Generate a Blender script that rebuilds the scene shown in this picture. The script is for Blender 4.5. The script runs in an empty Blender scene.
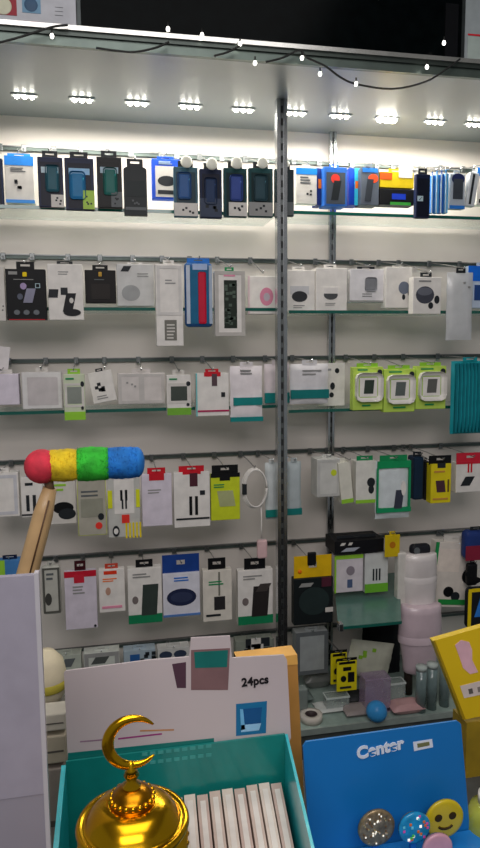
import bpy, bmesh, math, random
from mathutils import Vector, Matrix
random.seed(7)
SC = bpy.context.scene
COL = SC.collection
# ------------------------------------------------------------------ camera
HC = 1.55
F, PIT, YAW, ROL = 665.0, math.radians(6.55), math.radians(11.34), math.radians(-0.48)
D = 2.055
fw = Vector((math.sin(YAW)*math.cos(PIT), math.cos(YAW)*math.cos(PIT), -math.sin(PIT)))
rt0 = Vector((math.cos(YAW), -math.sin(YAW), 0)); up0 = rt0.cross(fw)
RT = math.cos(ROL)*rt0 + math.sin(ROL)*up0
UP = -math.sin(ROL)*rt0 + math.cos(ROL)*up0
CAMP = Vector((0, 0, HC))
cam = bpy.data.cameras.new('camera'); camo = bpy.data.objects.new('camera', cam); COL.objects.link(camo)
M = Matrix((RT, UP, -fw)).transposed().to_4x4(); M.translation = CAMP
camo.matrix_world = M
cam.sensor_fit = 'HORIZONTAL'; cam.sensor_width = 36; cam.lens = 36*F/480; cam.clip_start = .02
SC.camera = camo
def ray(px, py): return fw*F + RT*(px-240) + UP*(424-py)
def aty(px, py, Y):
    d = ray(px, py); return CAMP + d*(Y/d.y)
def atz(px, py, z):
    d = ray(px, py); return CAMP + d*((z-HC)/d.z)
# ------------------------------------------------------------------ materials
def lin(c):
    return tuple(((v/255)/12.92 if v/255 <= .04045 else ((v/255+.055)/1.055)**2.4) for v in c)
MC = {}
def mat(c, rough=.5, metal=0., noise=.06, scale=30., alpha=1., trans=0., emit=0., coat=0., bump=0., spec=.5):
    k = (tuple(c), rough, metal, noise, scale, alpha, trans, emit, coat, bump, spec)
    if k in MC: return MC[k]
    m = bpy.data.materials.new('material'); m.use_nodes = True
    nt = m.node_tree; b = nt.nodes['Principled BSDF']
    l = lin(c)
    tc = nt.nodes.new('ShaderNodeTexCoord')
    n = nt.nodes.new('ShaderNodeTexNoise'); n.inputs['Scale'].default_value = scale; n.inputs['Detail'].default_value = 3
    nt.links.new(tc.outputs['Object'], n.inputs['Vector'])
    r = nt.nodes.new('ShaderNodeValToRGB')
    r.color_ramp.elements[0].position = .3; r.color_ramp.elements[1].position = .7
    r.color_ramp.elements[0].color = (*[v*(1-noise*2) for v in l], 1)
    r.color_ramp.elements[1].color = (*[min(1, v*(1+noise)) for v in l], 1)
    nt.links.new(n.outputs['Fac'], r.inputs['Fac']); nt.links.new(r.outputs['Color'], b.inputs['Base Color'])
    b.inputs['Roughness'].default_value = rough; b.inputs['Metallic'].default_value = metal
    b.inputs['Alpha'].default_value = alpha
    b.inputs['Transmission Weight'].default_value = trans
    b.inputs['Coat Weight'].default_value = coat
    b.inputs['Coat Roughness'].default_value = .1
    b.inputs['Specular IOR Level'].default_value = spec
    if trans: b.inputs['IOR'].default_value = 1.2
    if bump:
        bm_ = nt.nodes.new('ShaderNodeBump'); bm_.inputs['Strength'].default_value = bump
        nt.links.new(n.outputs['Fac'], bm_.inputs['Height']); nt.links.new(bm_.outputs['Normal'], b.inputs['Normal'])
    if emit:
        b.inputs['Emission Color'].default_value = (*l, 1); b.inputs['Emission Strength'].default_value = emit
    MC[k] = m
    return m
C = dict(shell=(58, 96, 112), white=(232, 228, 222), off=(214, 210, 203), grey=(150, 150, 148), lilac=(205, 198, 212), black=(16, 17, 20), dark=(38, 42, 46),
         navy=(18, 30, 62), teal=(18, 132, 130), dteal=(14, 62, 66), blue=(28, 110, 200), cyan=(60, 200, 230), lime=(150, 205, 60),
         green=(24, 140, 84), yellow=(238, 208, 20), lemon=(205, 220, 40), red=(205, 30, 45), orange=(245, 120, 30), pink=(232, 150, 175),
         pale=(190, 215, 225), rose=(225, 200, 205), kraft=(205, 150, 70), silver=(200, 200, 200), cream=(226, 214, 188), mid=(95, 100, 102))
def K(c, **kw):
    if isinstance(c, str): c = C[c]
    kw.setdefault('rough', .5); kw.setdefault('coat', .04); kw.setdefault('spec', .2)
    return mat(c, **kw)
CHROME = mat((196, 198, 200), .22, 1., noise=.05)
STEEL = mat((120, 124, 124), .35, .9, noise=.1)
DKMET = mat((58, 64, 64), .4, .7, noise=.1)
GLASS = mat((205, 232, 222), .08, 0, noise=0, alpha=.32, coat=.3)
GEDGE = mat((18, 92, 80), .2, 0, noise=.05, coat=.4)
CLEAR = mat((225, 232, 235), .12, 0, noise=0, alpha=.22, coat=.5)
FROST = mat((216, 218, 220), .3, 0, noise=.04, alpha=.7, coat=.3)
# ------------------------------------------------------------------ mesh builder
class MB:
    def __init__(s): s.bm = bmesh.new(); s.m = []
    def _mi(s, m):
        if m not in s.m: s.m.append(m)
        return s.m.index(m)
    def box(s, x0, y0, z0, x1, y1, z1, m, bev=0, seg=2):
        b = bmesh.new(); bmesh.ops.create_cube(b, size=1)
        for v in b.verts:
            v.co = Vector((x0+(v.co.x+.5)*(x1-x0), y0+(v.co.y+.5)*(y1-y0), z0+(v.co.z+.5)*(z1-z0)))
        if bev: bmesh.ops.bevel(b, geom=list(b.edges), offset=bev, segments=seg, affect='EDGES', profile=.5)
        s._merge(b, m); return s
    def _merge(s, b, m, smooth=False):
        i = s._mi(m); mp = {}
        for v in b.verts: mp[v] = s.bm.verts.new(v.co)
        for f in b.faces:
            try:
                g = s.bm.faces.new([mp[v] for v in f.verts]); g.material_index = i; g.smooth = smooth or f.smooth
            except ValueError: pass
        b.free()
    def ball(s, c, r, m, sx=1, sy=1, sz=1, seg=20):
        b = bmesh.new(); bmesh.ops.create_uvsphere(b, u_segments=seg, v_segments=max(6, seg//2), radius=r)
        for v in b.verts: v.co = Vector((v.co.x*sx+c[0], v.co.y*sy+c[1], v.co.z*sz+c[2]))
        s._merge(b, m, True); return s
    def poly(s, pts, off, m):            # prism: outline pts, extruded by vector off
        off = Vector(off); i = s._mi(m)
        a = [s.bm.verts.new(Vector(p)) for p in pts]; b = [s.bm.verts.new(Vector(p)+off) for p in pts]
        fs = [s.bm.faces.new(a), s.bm.faces.new(b[::-1])]
        n = len(pts)
        for k in range(n): fs.append(s.bm.faces.new([a[k], b[k], b[(k+1) % n], a[(k+1) % n]]))
        for f in fs: f.material_index = i
        return s
    def tube(s, pts, r, m, seg=8, cap=True):
        pts = [Vector(p) for p in pts]; i = s._mi(m); rings = []
        rr = r if isinstance(r, (list, tuple)) else [r]*len(pts)
        prev = None
        for k, p in enumerate(pts):
            t = (pts[min(k+1, len(pts)-1)]-pts[max(k-1, 0)]).normalized()
            if prev is None:
                a = Vector((0, 0, 1)) if abs(t.z) < .9 else Vector((1, 0, 0))
                n = t.cross(a).normalized()
            else: n = (prev - t*prev.dot(t)).normalized()
            prev = n; b = t.cross(n)
            rings.append([s.bm.verts.new(p+(n*math.cos(q)+b*math.sin(q))*rr[k]) for q in [2*math.pi*j/seg for j in range(seg)]])
        for k in range(len(rings)-1):
            for j in range(seg):
                f = s.bm.faces.new([rings[k][j], rings[k][(j+1) % seg], rings[k+1][(j+1) % seg], rings[k+1][j]]); f.material_index = i; f.smooth = True
        if cap:
            for rg in (rings[0], rings[-1]):
                f = s.bm.faces.new(rg); f.material_index = i
        return s
    def lathe(s, prof, c, m, seg=40, sx=1, sy=1):
        i = s._mi(m); rings = []
        for r, z in prof:
            rings.append([s.bm.verts.new((c[0]+sx*r*math.cos(2*math.pi*j/seg), c[1]+sy*r*math.sin(2*math.pi*j/seg), c[2]+z)) for j in range(seg)])
        for k in range(len(rings)-1):
            for j in range(seg):
                f = s.bm.faces.new([rings[k][j], rings[k][(j+1) % seg], rings[k+1][(j+1) % seg], rings[k+1][j]]); f.material_index = i; f.smooth = True
        return s
    def build(s, name, parent=None, loc=None, rot=None):
        bmesh.ops.recalc_face_normals(s.bm, faces=s.bm.faces)
        me = bpy.data.meshes.new(name); s.bm.to_mesh(me); s.bm.free()
        for m in s.m: me.materials.append(m)
        o = bpy.data.objects.new(name, me); COL.objects.link(o)
        if parent: o.parent = parent
        if loc is not None: o.location = loc
        if rot is not None: o.rotation_euler = rot
        return o
def tag(o, label, cat, group=None, kind=None):
    if label: o['label'] = label
    if cat: o['category'] = cat
    if group: o['group'] = group
    if kind: o['kind'] = kind
    return o
def empty(name, loc, label, cat, group=None, rot=(0, 0, 0)):
    o = bpy.data.objects.new(name, None); COL.objects.link(o); o.location = loc; o.rotation_euler = rot
    o.empty_display_size = .02
    return tag(o, label, cat, group)
def struct(o): o['kind'] = 'structure'; return o
def textmesh(s, size, m, name, parent, loc, rot, ext=.0006, bold=0):
    cu = bpy.data.curves.new('t', 'FONT'); cu.body = s; cu.size = size; cu.extrude = ext; cu.offset = bold
    cu.align_x = 'CENTER'; cu.align_y = 'CENTER'
    t = bpy.data.objects.new('t', cu); COL.objects.link(t)
    bpy.context.view_layer.update()
    me = bpy.data.meshes.new_from_object(t.evaluated_get(bpy.context.evaluated_depsgraph_get()))
    bpy.data.objects.remove(t); me.materials.clear(); me.materials.append(m)
    o = bpy.data.objects.new(name, me); COL.objects.link(o); o.parent = parent; o.location = loc; o.rotation_euler = rot
    return o
# ------------------------------------------------------------------ shell
RZ = [HC+.5676-.3*i for i in range(6)]
XL, XR = -1.1, 2.0
ZB = .485
ZS = aty(280, 131, D).z                       # soffit height
YF = atz(240, 60, ZS).y                       # front edge of soffit
WALLM = mat((222, 215, 207), .55, 0, noise=.03, scale=3)
struct(MB().box(XL, D, 0, XR, D+.06, ZS, WALLM).build('wall_back'))
fl = mat((92, 88, 84), .5, noise=.15, scale=6)
struct(MB().box(-2.2, -1.8, -.05, 2.6, D+.06, 0, fl).build('floor'))
struct(MB().box(-2.2, -1.8, 2.95, 2.6, D+.06, 3.0, mat((190, 190, 186), .8, noise=.03)).build('ceiling'))
struct(MB().box(XL, D+.0, ZS+.03, XR, D+.06, 2.95, mat((120, 120, 118), .7)).build('wall_upper'))
# soffit
sof = mat((158, 164, 166), .35, .15, noise=.05, scale=2)
YS0 = YF
cano = empty('display_canopy', (0, YF, ZS), 'pale grey canopy panel over the display wall with a metal front trim', 'canopy')
MB().box(XL, 0, 0, XR, D-YF, .03, sof).build('soffit_panel', cano)
zt = aty(240, 44, YF).z - ZS
MB().box(XL, -.012, -.004, XR, 0, zt*.45, mat((92, 104, 98), .35, .6)).build('front_trim', cano)
MB().box(XL, -.018, zt*.45, XR, 0, zt*.72, mat((66, 74, 70), .35, .6)).build('front_groove', cano)
MB().box(XL, -.024, zt*.72, XR, 0, zt, mat((205, 205, 200), .25, .85)).build('chrome_strip', cano)
# fascia above
xa, xb = aty(79, 20, YF).x, aty(463, 20, YF).x
FZ = ZS+zt
fa = empty('dark_glass_panel', (xa, YF, FZ), 'black glossy glass panel above the canopy trim', 'panel')
MB().box(0, 0, 0, xb-xa, .02, .36, mat((5, 9, 10), .2, 0, coat=.0, noise=.2, spec=.03)).build('glass_sheet', fa)
MB().box(-.004, -.003, 0, 0.004, .02, .36, DKMET).build('side_frame', fa); MB().box(xb-xa-.004, -.003, 0, xb-xa+.004, .02, .36, DKMET).build('side_frame', fa)
p0 = aty(410, 30, YF); p1 = aty(458, 5, YF)
MB().box(p0.x+.09-xa, -.004, .0, p1.x-xa, 0, p1.z-FZ, K('black', rough=.2)).build('dark_tab', fa)
po = empty('poster', (aty(0, 20, YF).x-.12, YF, FZ), 'pale poster with red and blue picture squares, above the canopy at top left', 'poster')
w = xa-.006-po.location.x
MB().box(0, 0, 0, w, .012, .34, K((188, 190, 196))).build('sheet', po)
def onp(px, py): p = aty(px, py, YF); return p.x-po.location.x, p.z-FZ
def prect(a, b, c, d, m, name):
    x0, z1 = onp(a, b); x1, z0 = onp(c, d)
    return MB().box(x0, -.001, z0, x1, 0, z1, m).build(name, po)
prect(-8, -20, 17, 16, K((150, 40, 52)), 'red_picture'); prect(21, -20, 41, 14, K((110, 150, 178)), 'blue_picture')
x0, z0 = onp(3, 6); MB().ball((x0, -.001, z0), .018, K((205, 205, 180)), sy=.1).build('ring_picture', po)
x0, z0 = onp(31, 5); MB().ball((x0, -.001, z0), .014, K((60, 90, 120)), sy=.1).build('device_picture', po)
prect(24, 21, 40, 24, K('red'), 'red_caption'); prect(52, 24, 68, 27, K('red'), 'red_caption')
mb = MB()
for a in range(3):
    x0, z1 = onp(55, 7+a*4); x1, z0 = onp(63, 8+a*4); mb.box(x0, -.001, z0, x1, 0, z1, K('mid'))
mb.build('printed_lines', po)
pr = empty('poster', (xb+.006, YF, FZ), 'grey poster with a red line at the top right corner', 'poster')
MB().box(0, 0, 0, .35, .012, .34, K((150, 158, 160))).build('sheet', pr)
p = aty(472, 34, YF); MB().box(.008, -.001, p.z-FZ-.004, .12, 0, p.z-FZ, K('red')).build('red_line', pr)
MB().box(.008, -.001, p.z-FZ-.06, .12, 0, p.z-FZ-.006, K((165, 178, 172))).build('pale_block', pr)
# rails along the wall
nm = ['topmost', 'second from the top', 'third from the top', 'fourth from the top', 'fifth from the top', 'lowest']
RAILM = mat((84, 96, 92), .4, .5, noise=.1)
for i, z in enumerate(RZ):
    r = empty('hook_rail', (0, D, z), 'dark horizontal hook rail on the white wall, '+nm[i], 'rail', 'hook rails across the wall')
    MB().box(XL, -.010, -.007, XR, 0, .002, RAILM).build('rail_bar', r)
    MB().box(XL, -.013, .002, XR, 0, .005, STEEL).build('rail_lip', r)
# glass shelves
SHQ = .172
def shelf(px, py, x0px, x1px, label, y0=None):
    z = aty(px, py, D-SHQ).z
    xa_, xb_ = (XL if x0px is None else aty(x0px, py, D-SHQ).x), (XR if x1px is None else aty(x1px, py, D-SHQ).x)
    o = empty('glass_shelf', (0, D, z), label, 'shelf', 'glass shelves')
    MB().box(xa_, -SHQ+.004, -.004, xb_, -.014, .004, GLASS).build('glass_pane', o)
    MB().box(xa_, -SHQ, -.0045, xb_, -SHQ+.004, .0045, GEDGE).build('polished_edge', o)
    return z
S1 = shelf(150, 211, None, 276, 'green-edged glass shelf under the top row of cases, left of the front post')
shelf(380, 215, 289, None, 'green-edged glass shelf under the top row of cases, right of the front post')
S2 = shelf(120, 309, None, 276, 'green-edged glass shelf in the second row, left of the front post')
shelf(380, 312, 289, None, 'green-edged glass shelf in the second row, right of the front post')
S3 = shelf(60, 412, None, 276, 'green-edged glass shelf in the third row, left of the front post')
shelf(380, 409, 289, None, 'green-edged glass shelf in the third row, right of the front post')
# uprights
def upright(px, Y, wpx, ztop, zbot, label, dep=.026):
    p = aty(px, 400, Y); w = wpx*Y/F
    o = empty('slotted_upright', (p.x, Y, zbot), label, 'post')
    h = ztop-zbot
    mb = MB(); mb.box(-w/2, 0, 0, -w*.16, dep, h, CHROME).box(w*.16, 0, 0, w/2, dep, h, CHROME).box(-w*.16, .004, 0, w*.16, dep, h, STEEL)
    mb.build('channel', o)
    s = MB()
    k = .02
    while k < h-.03:
        s.box(-w*.1, .0025, k, w*.1, .0042, k+.018, mat((22, 26, 26), .6)); k += .032
    s.build('slots', o)
    return o
upright(282.5, D-.262, 10.5, ZS, .487, 'chrome slotted post standing in front of the packages between the bays')
upright(331.5, D-.026, 7, ZS, .487, 'narrow slotted metal upright fixed on the wall right of the front post', .014)
# LED clusters
YL = atz(190, 105, ZS).y
LEDM = mat((255, 250, 235), .3, noise=0, emit=28.)
lw = ['leftmost of the row', 'second from the left', 'third from the left', 'fourth from the left', 'fifth from the left', 'just right of the front post', 'above the wall upright', 'brightest of the row', 'second from the right', 'rightmost of the row']
for i, px in enumerate((25, 82, 137, 190, 243, 296, 341, 388, 437, 478)):
    x = atz(px, 95+px*.055, ZS).x
    o = empty('led_spotlight', (x, YL, ZS), 'small triple white LED light under the canopy, '+lw[i], 'light', 'LED lights under the canopy')
    MB().box(-.034, -.010, -.004, .034, .010, 0, mat((225, 228, 226), .4), bev=.0015).build('housing', o)
    big = (i == 7)
    for k in (-1, 0, 1):
        MB().ball((k*.019, 0, -.007), .0062 if not big else .0115, LEDM, sz=.7, seg=12).build('bulb', o)
    L = bpy.data.lights.new('led_glow', 'SPOT'); L.energy = 1.95 if not big else 4.6; L.color = (1, .95, .86); L.shadow_soft_size = .05
    L.spot_size = math.radians(179); L.spot_blend = .05
    lo = bpy.data.objects.new('led_glow', L); COL.objects.link(lo); lo.location = (x, YL-.02, ZS-.03); lo.rotation_euler = (math.radians(-4), 0, 0)
# fairy light string
CAB = mat((20, 22, 20), .6)
def cable(pts, label, bulbs=(), r=.0024):
    P = [aty(a, b, YF-.035) for a, b in pts]
    # smooth
    Q = []
    for i in range(len(P)-1):
        a = P[max(i-1, 0)]; b = P[i]; c = P[i+1]; d = P[min(i+2, len(P)-1)]
        for t in (0, .25, .5, .75):
            Q.append(.5*((2*b)+(c-a)*t+(2*a-5*b+4*c-d)*t*t+(3*b-a-3*c+d)*t**3))
    Q.append(P[-1])
    o = empty('fairy_light_string', Q[0], label, 'string lights', 'fairy light strings on the canopy trim')
    MB().tube([q-Q[0] for q in Q], r, CAB, 6).build('cable', o)
    for a, b in bulbs:
        q = aty(a, b, YF-.035)-Q[0]
        MB().ball(q, .0042, mat((255, 250, 240), .3, noise=0, emit=6), seg=10, sz=1.3).tube([q, q+Vector((0, 0, .014))], .002, CAB, 6).build('bulb', o)
cable([(-15, 46), (10, 40), (30, 34), (52, 27), (68, 25)], 'dark fairy light cable over the trim below the left poster', [(52, 36)])
cable([(96, 48), (118, 51), (135, 52), (155, 48), (169, 42)], 'short dark fairy light cable sagging on the trim under the black panel', [(168, 29), (202, 35)])
cable([(214, 56), (228, 52), (241, 45)], 'shortest piece of dark fairy light cable on the trim, left of centre', [(240, 44)])
cable([(266, 62), (282, 58), (300, 50), (306, 57), (325, 66), (340, 77), (356, 84), (392, 89), (425, 82), (445, 70), (460, 59)], 'long dark fairy light cable drooping below the canopy edge at right', [(255, 63), (302, 58), (320, 74), (356, 84), (427, 67), (444, 43)])
# ------------------------------------------------------------------ packages
def grid_pillow(mb, x0, z0, x1, z1, t, m, nx=8, nz=12, wr=.0012, seal=.06):
    i = mb._mi(m); F_, B_ = [], []
    for a in range(nx+1):
        F_.append([]); B_.append([])
        for b in range(nz+1):
            u = a/nx; v = b/nz
            e = (max(0, 1-abs(2*u-1)**3.5)*max(0, 1-abs(2*v-1)**5))**.6
            x = x0+(x1-x0)*u+random.uniform(-1, 1)*wr*(0 if 0 < a < nx else 1); z = z0+(z1-z0)*v
            y = -e*t*.5+random.uniform(-1, 1)*wr*e
            F_[a].append(mb.bm.verts.new((x, t*.5+y, z)))
            B_[a].append(mb.bm.verts.new((x, t*.5+e*t*.5+.0004, z)))
    for a in range(nx):
        for b in range(nz):
            for G, rev in ((F_, 0), (B_, 1)):
                f = mb.bm.faces.new([G[a][b], G[a+1][b], G[a+1][b+1], G[a][b+1]]); f.material_index = i; f.smooth = True
    return mb
def hlab(s):
    w = s.replace(',', '').split()
    if len(w) > 13:
        if ',' in s: w = s.rsplit(',', 1)[0].replace(',', '').split()
        w = w[:13]
        while w[-1] in ('the', 'of', 'and', 'in', 'a', 'with', 'at', 'under', 'left', 'its', 'by', 'on', 'right', 'small', 'dark', 'right', 'black'): w = w[:-1]
    return 'wire hook for '+' '.join(w)
def hook(px, Yf, zt_, zr, s, disc=None, x=None):
    """wire hook from rail to the front of the package"""
    if x is None: x = aty(px, 300, Yf).x
    o = empty('display_hook', (x, D-.013, zr), hlab(s), 'hook', 'wire display hooks')
    L = Yf-.012-(D-.013); dz = zt_-zr
    MB().tube([(0, 0, 0), (0, L*.5, dz*.5+.002), (0, L, dz), (0, L-.006, dz+.006)], .0016, CHROME, 6).build('wire', o)
    MB().box(-.007, -.003, -.012, .007, 0, .008, STEEL, bev=.001).build('rail_clip', o)
    if disc:
        MB().ball((0, L-.008, dz-.003), disc, mat((240, 240, 225), .4, noise=.02), sy=.35, seg=14).build('price_disc', o)
ROWN = ['top row', 'second row', 'third row', 'fourth row', 'fifth row', 'lowest row']
HK = {}
def pk(row, name, s, cat, x0, y0, x1, y1, q=.2, t=.018, body='white', kind='box', pr=(), tab=None, hk=True, disc=None, roll=0, rz=0, bev=.0015, group=None, alpha=None, pname='carton', Y=None, edge=None):
    Yf = (D-q) if Y is None else Y
    xm, ym = (x0+x1)/2, (y0+y1)/2
    xl, xr = aty(x0, ym, Yf).x, aty(x1, ym, Yf).x
    zt_, zb = aty(xm, y0, Yf).z, aty(xm, y1, Yf).z
    W, H = xr-xl, zt_-zb
    o = empty(name, ((xl+xr)/2, Yf, zb), s, cat, group, rot=(0, math.radians(roll), math.radians(rz)))
    bm_ = K(body) if not hasattr(body, 'node_tree') else body
    mb = MB()
    if kind == 'box':
        mb.box(-W/2, 0, 0, W/2, t, H, bm_, bev=bev); f0 = 0
    elif kind == 'pouch':
        grid_pillow(mb, -W/2, 0, W/2, H, t, bm_); f0 = -.0004
    elif kind == 'round':
        mb.box(-W/2, 0, 0, W/2, t, H, bm_, bev=min(t*.45, W*.2), seg=4); f0 = 0
    elif kind == 'arch':
        n = 10; pts = [(-W/2, 0, 0), (W/2, 0, 0)]; r = W/2
        for k in range(n+1):
            a = math.pi*k/n; pts.append((r*math.cos(a), 0, H-r*.28+r*.28*math.sin(a)))
        mb.poly(pts, (0, t, 0), bm_); f0 = 0
    pname = {'pouch': 'bag', 'box': pname, 'round': 'shell', 'arch': 'shell'}[kind]
    mb.build(pname, o)
    if edge:
        e = K(edge); MB().box(-W/2-.0008, .001, 0, -W/2+.002, t*.9, H, e).box(W/2-.002, .001, 0, W/2+.0008, t*.9, H, e).box(-W/2, .001, -.0008, W/2, t*.9, .002, e).build('coloured_edge', o)
    lay = 0
    for d in pr:
        k, u0, v0, u1, v1, c = d[:6]; nme = d[6] if len(d) > 6 else None
        lay += 1; yy = f0-.0003*lay-.0006
        if kind == 'pouch': yy -= t*.02
        a, b = -W/2+u0*W, -W/2+u1*W; cz, dz = H-v1*H, H-v0*H
        m = K(c) if not hasattr(c, 'node_tree') else c
        mb = MB(); back = f0+.001 if kind != 'pouch' else .006
        if k == 'r': mb.box(a, yy, cz, b, back, dz, m)
        elif k == 'b': mb.box(a, yy-.001, cz, b, back, dz, m, bev=min(b-a, dz-cz)*.2)
        elif k == 'e':
            pts = [((a+b)/2+(b-a)/2*math.cos(2*math.pi*j/20), back, (cz+dz)/2+(dz-cz)/2*math.sin(2*math.pi*j/20)) for j in range(20)]
            mb.poly(pts, (0, yy-back, 0), m)
        elif k == 'q':   # slanted quad
            sk = d[7] if len(d) > 7 else .3
            sx = (b-a)*sk
            mb.poly([(a, back, cz), (b-sx, back, cz), (b, back, dz), (a+sx, back, dz)], (0, yy-back, 0), m)
        elif k == 'f':   # frame
            w = min(b-a, dz-cz)*.12
            mb.box(a, yy, cz+w, a+w, back, dz-w, m).box(b-w, yy, cz+w, b, back, dz-w, m).box(a, yy, cz, b, back, cz+w, m).box(a, yy, dz-w, b, back, dz, m)
        elif k == 'l':   # printed lines
            n = d[7] if len(d) > 7 else 3
            for j in range(n):
                zz = dz-(j+.5)*(dz-cz)/n; hh = (dz-cz)/n*.22
                mb.box(a, yy, zz-hh, a+(b-a)*random.uniform(.6, 1), back, zz+hh, m)
        elif k == 'v':   # vertical bars (cable / fingers)
            n = d[7] if len(d) > 7 else 2
            for j in range(n):
                xx = a+(j+.5)*(b-a)/n; ww = (b-a)/n*.25
                mb.box(xx-ww, yy, cz, xx+ww, back, dz, m)
        elif k == 'd':   # scattered marks
            n = d[7] if len(d) > 7 else 5
            for j in range(n):
                xx = random.uniform(a, b); zz = random.uniform(cz, dz); r = min(b-a, dz-cz)*.16
                mb.box(xx-r, yy, zz-r, xx+r, back, zz+r*.8, m)
        mb.build(nme or {'r': 'printed_panel', 'b': 'raised_panel', 'e': 'picture', 'q': 'device_picture', 'f': 'window_frame', 'l': 'printed_lines', 'v': 'cable_picture', 'd': 'small_print'}[k], o)
    top = H
    if hk and not tab: tab = (body if not hasattr(body, 'node_tree') else 'off', 4, .4)
    if tab:
        tc, th, tw = tab[0], tab[1], tab[2]
        hgt = th*Yf/F; ww = W*tw/2; sl = min(.012, ww*.55)
        m = K(tc) if not hasattr(tc, 'node_tree') else tc
        z0 = H-.002; z1 = H+hgt
        ty0, ty1 = (t*.3, t*.3+.002)
        h0 = z0+(z1-z0)*.45; h1 = h0+(z1-z0)*.25
        MB().box(-ww, ty0, z0, ww, ty1, h0, m).box(-ww, ty0, h1, ww, ty1, z1, m).box(-ww, ty0, h0, -sl, ty1, h1, m).box(sl, ty0, h0, ww, ty1, h1, m).build('hang_tab', o)
        top = h0+(h1-h0)*.6
    if hk and row is not None:
        wx = (xl+xr)/2
        hook(None, Yf if kind != 'pouch' else Yf, zb+(top+.002 if tab else H+.004), RZ[row], s, disc, wx)
    return o, W, H
def case(row, s, x0, y0, x1, y1, q, glow, gc=(.5, .42), body='shell', stick=(.5, .75, 1, 1), sc='off', band=None, kind='box', disc=None, t=.016, tab=('dark', 6, .62)):
    pr = []
    pr.append(('r', .1, .1, .9, .97, tuple(int(v*.62) for v in C[body]) if isinstance(body, str) else body, 'backing_card'))
    if band: pr.append(('r', .14, .2, .86, .32, band, 'pale_band'))
    if glow:
        g = C[glow] if isinstance(glow, str) else glow
        pr.append(('b', gc[0]-.3, gc[1]-.24, gc[0]+.26, gc[1]+.3, tuple(int(v*.7+14) for v in g), 'phone_picture'))
        pr.append(('q', gc[0]-.2, gc[1]-.12, gc[0]+.2, gc[1]+.16, tuple(min(255, int(v*1.45+40)) for v in g), 'glow_picture', .35))
    if stick:
        a, b, c, d = stick
        pr.append(('r', a, b, c, d, sc, 'sticker'))
        w = c-a; h = d-b
        pr.append(('d', a+w*.3, b+h*.25, a+w*.8, b+h*.8, 'dark', 'sticker_print', 4))
    return pk(row, 'phone_case_package', s, 'phone case', x0, y0, x1, y1, q, t, body, kind, pr, tab=tab, disc=disc, group='hanging phone cases in the top row')
N = (30, 46, 92); B1 = (40, 120, 210)
# ---- ROW 1
case(0, 'dark blue case pack cut off by the left frame edge, top row', -14, 158, 3, 208, .15, 'blue', stick=None, body='navy', kind='box')
pk(0, 'phone_holder_box', 'white box with bright blue header at far left of top row', 'box', 5, 156, 34, 203, .15, .03, 'off', pr=[('r', 0, 0, 1, .2, (40, 140, 235), 'blue_header'), ('l', .2, .24, .8, .34, 'mid'), ('d', .35, .4, .68, .68, 'dark', 'holder_picture', 5), ('r', 0, .93, 1, 1, (60, 140, 220), 'blue_edge')], tab=((40, 140, 235), 3, .8))
case(0, 'dark case pack with teal shine beside the blue-headed white box', 38, 157, 63, 207, .20, (30, 110, 130), (.6, .4), band=(190, 210, 220), body='navy')
case(0, 'rounded navy case pack with cyan glow and yellow-green sticker', 65, 158, 94, 210, .215, (30, 150, 220), (.45, .5), band=(150, 190, 220), sc=(170, 205, 80), stick=(.6, .62, 1, .98), body='navy')
case(0, 'black case pack with teal glow left of the round-topped pouch', 97, 157, 122, 208, .20, (20, 130, 120), (.55, .45), band=(170, 190, 205), sc='mid', stick=(.55, .68, 1, .98), body='black', kind='box')
pk(0, 'cable_pouch', 'black rounded pouch with grey foot in the top row', 'pouch', 124, 166, 147, 215, .222, .02, (28, 36, 38), 'arch', [('r', .1, .3, .9, .62, (14, 30, 32), 'dark_window'), ('r', .05, .84, .95, .9, 'mid', 'grey_band'), ('d', .2, .68, .8, .8, 'mid', 'small_print', 4)], tab=('dark', 7, .7))
pk(0, 'phone_holder_box', 'blue framed box with white centre and dark car picture, top row', 'box', 152, 159, 180, 199, .15, .03, (30, 85, 215), pr=[('r', .12, .18, .9, .95, 'off', 'white_centre'), ('e', .2, .42, .85, .68, 'dark', 'car_picture'), ('r', .2, .78, .85, .88, 'dark', 'dark_strip'), ('l', .25, .05, .75, .14, 'pale')], tab=((30, 85, 215), 3, .6))
case(0, 'teal-black case pack with blue glow right of the blue framed box', 174, 167, 198, 217, .222, (50, 110, 190), (.45, .35), sc='off', stick=(.0, .72, .98, .98), disc=.016)
case(0, 'darkest navy case pack, second under the white price discs', 200, 169, 222, 218, .222, (30, 60, 110), (.5, .42), sc=(60, 70, 90), stick=(.0, .6, .98, .98), body='navy', disc=.016)
case(0, 'navy case pack with bright blue phone shape, third under the price discs', 224, 168, 247, 217, .222, (60, 90, 190), (.55, .38), sc='off', stick=(.2, .7, 1, .98), body='dteal', disc=.016)
case(0, 'dull teal case pack with pale sticker, last full one left of the front post', 249, 168, 273, 217, .222, (40, 80, 95), (.5, .38), sc='grey', stick=(.0, .7, .98, .98), body='dteal', disc=.015)
case(0, 'dark case pack half hidden behind the front post, top row', 275, 169, 294, 216, .222, None, sc='mid', stick=(.0, .7, .98, .98), body=(40, 50, 54), disc=.009)
pk(0, 'phone_holder_box', 'white box with blue header just right of the front post', 'box', 296, 168, 317, 204, .15, .02, 'off', pr=[('r', 0, 0, 1, .18, (30, 130, 215), 'blue_header'), ('l', .2, .22, .8, .45, 'mid'), ('d', .4, .6, .75, .78, 'dark', 'holder_picture', 3)])
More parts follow.
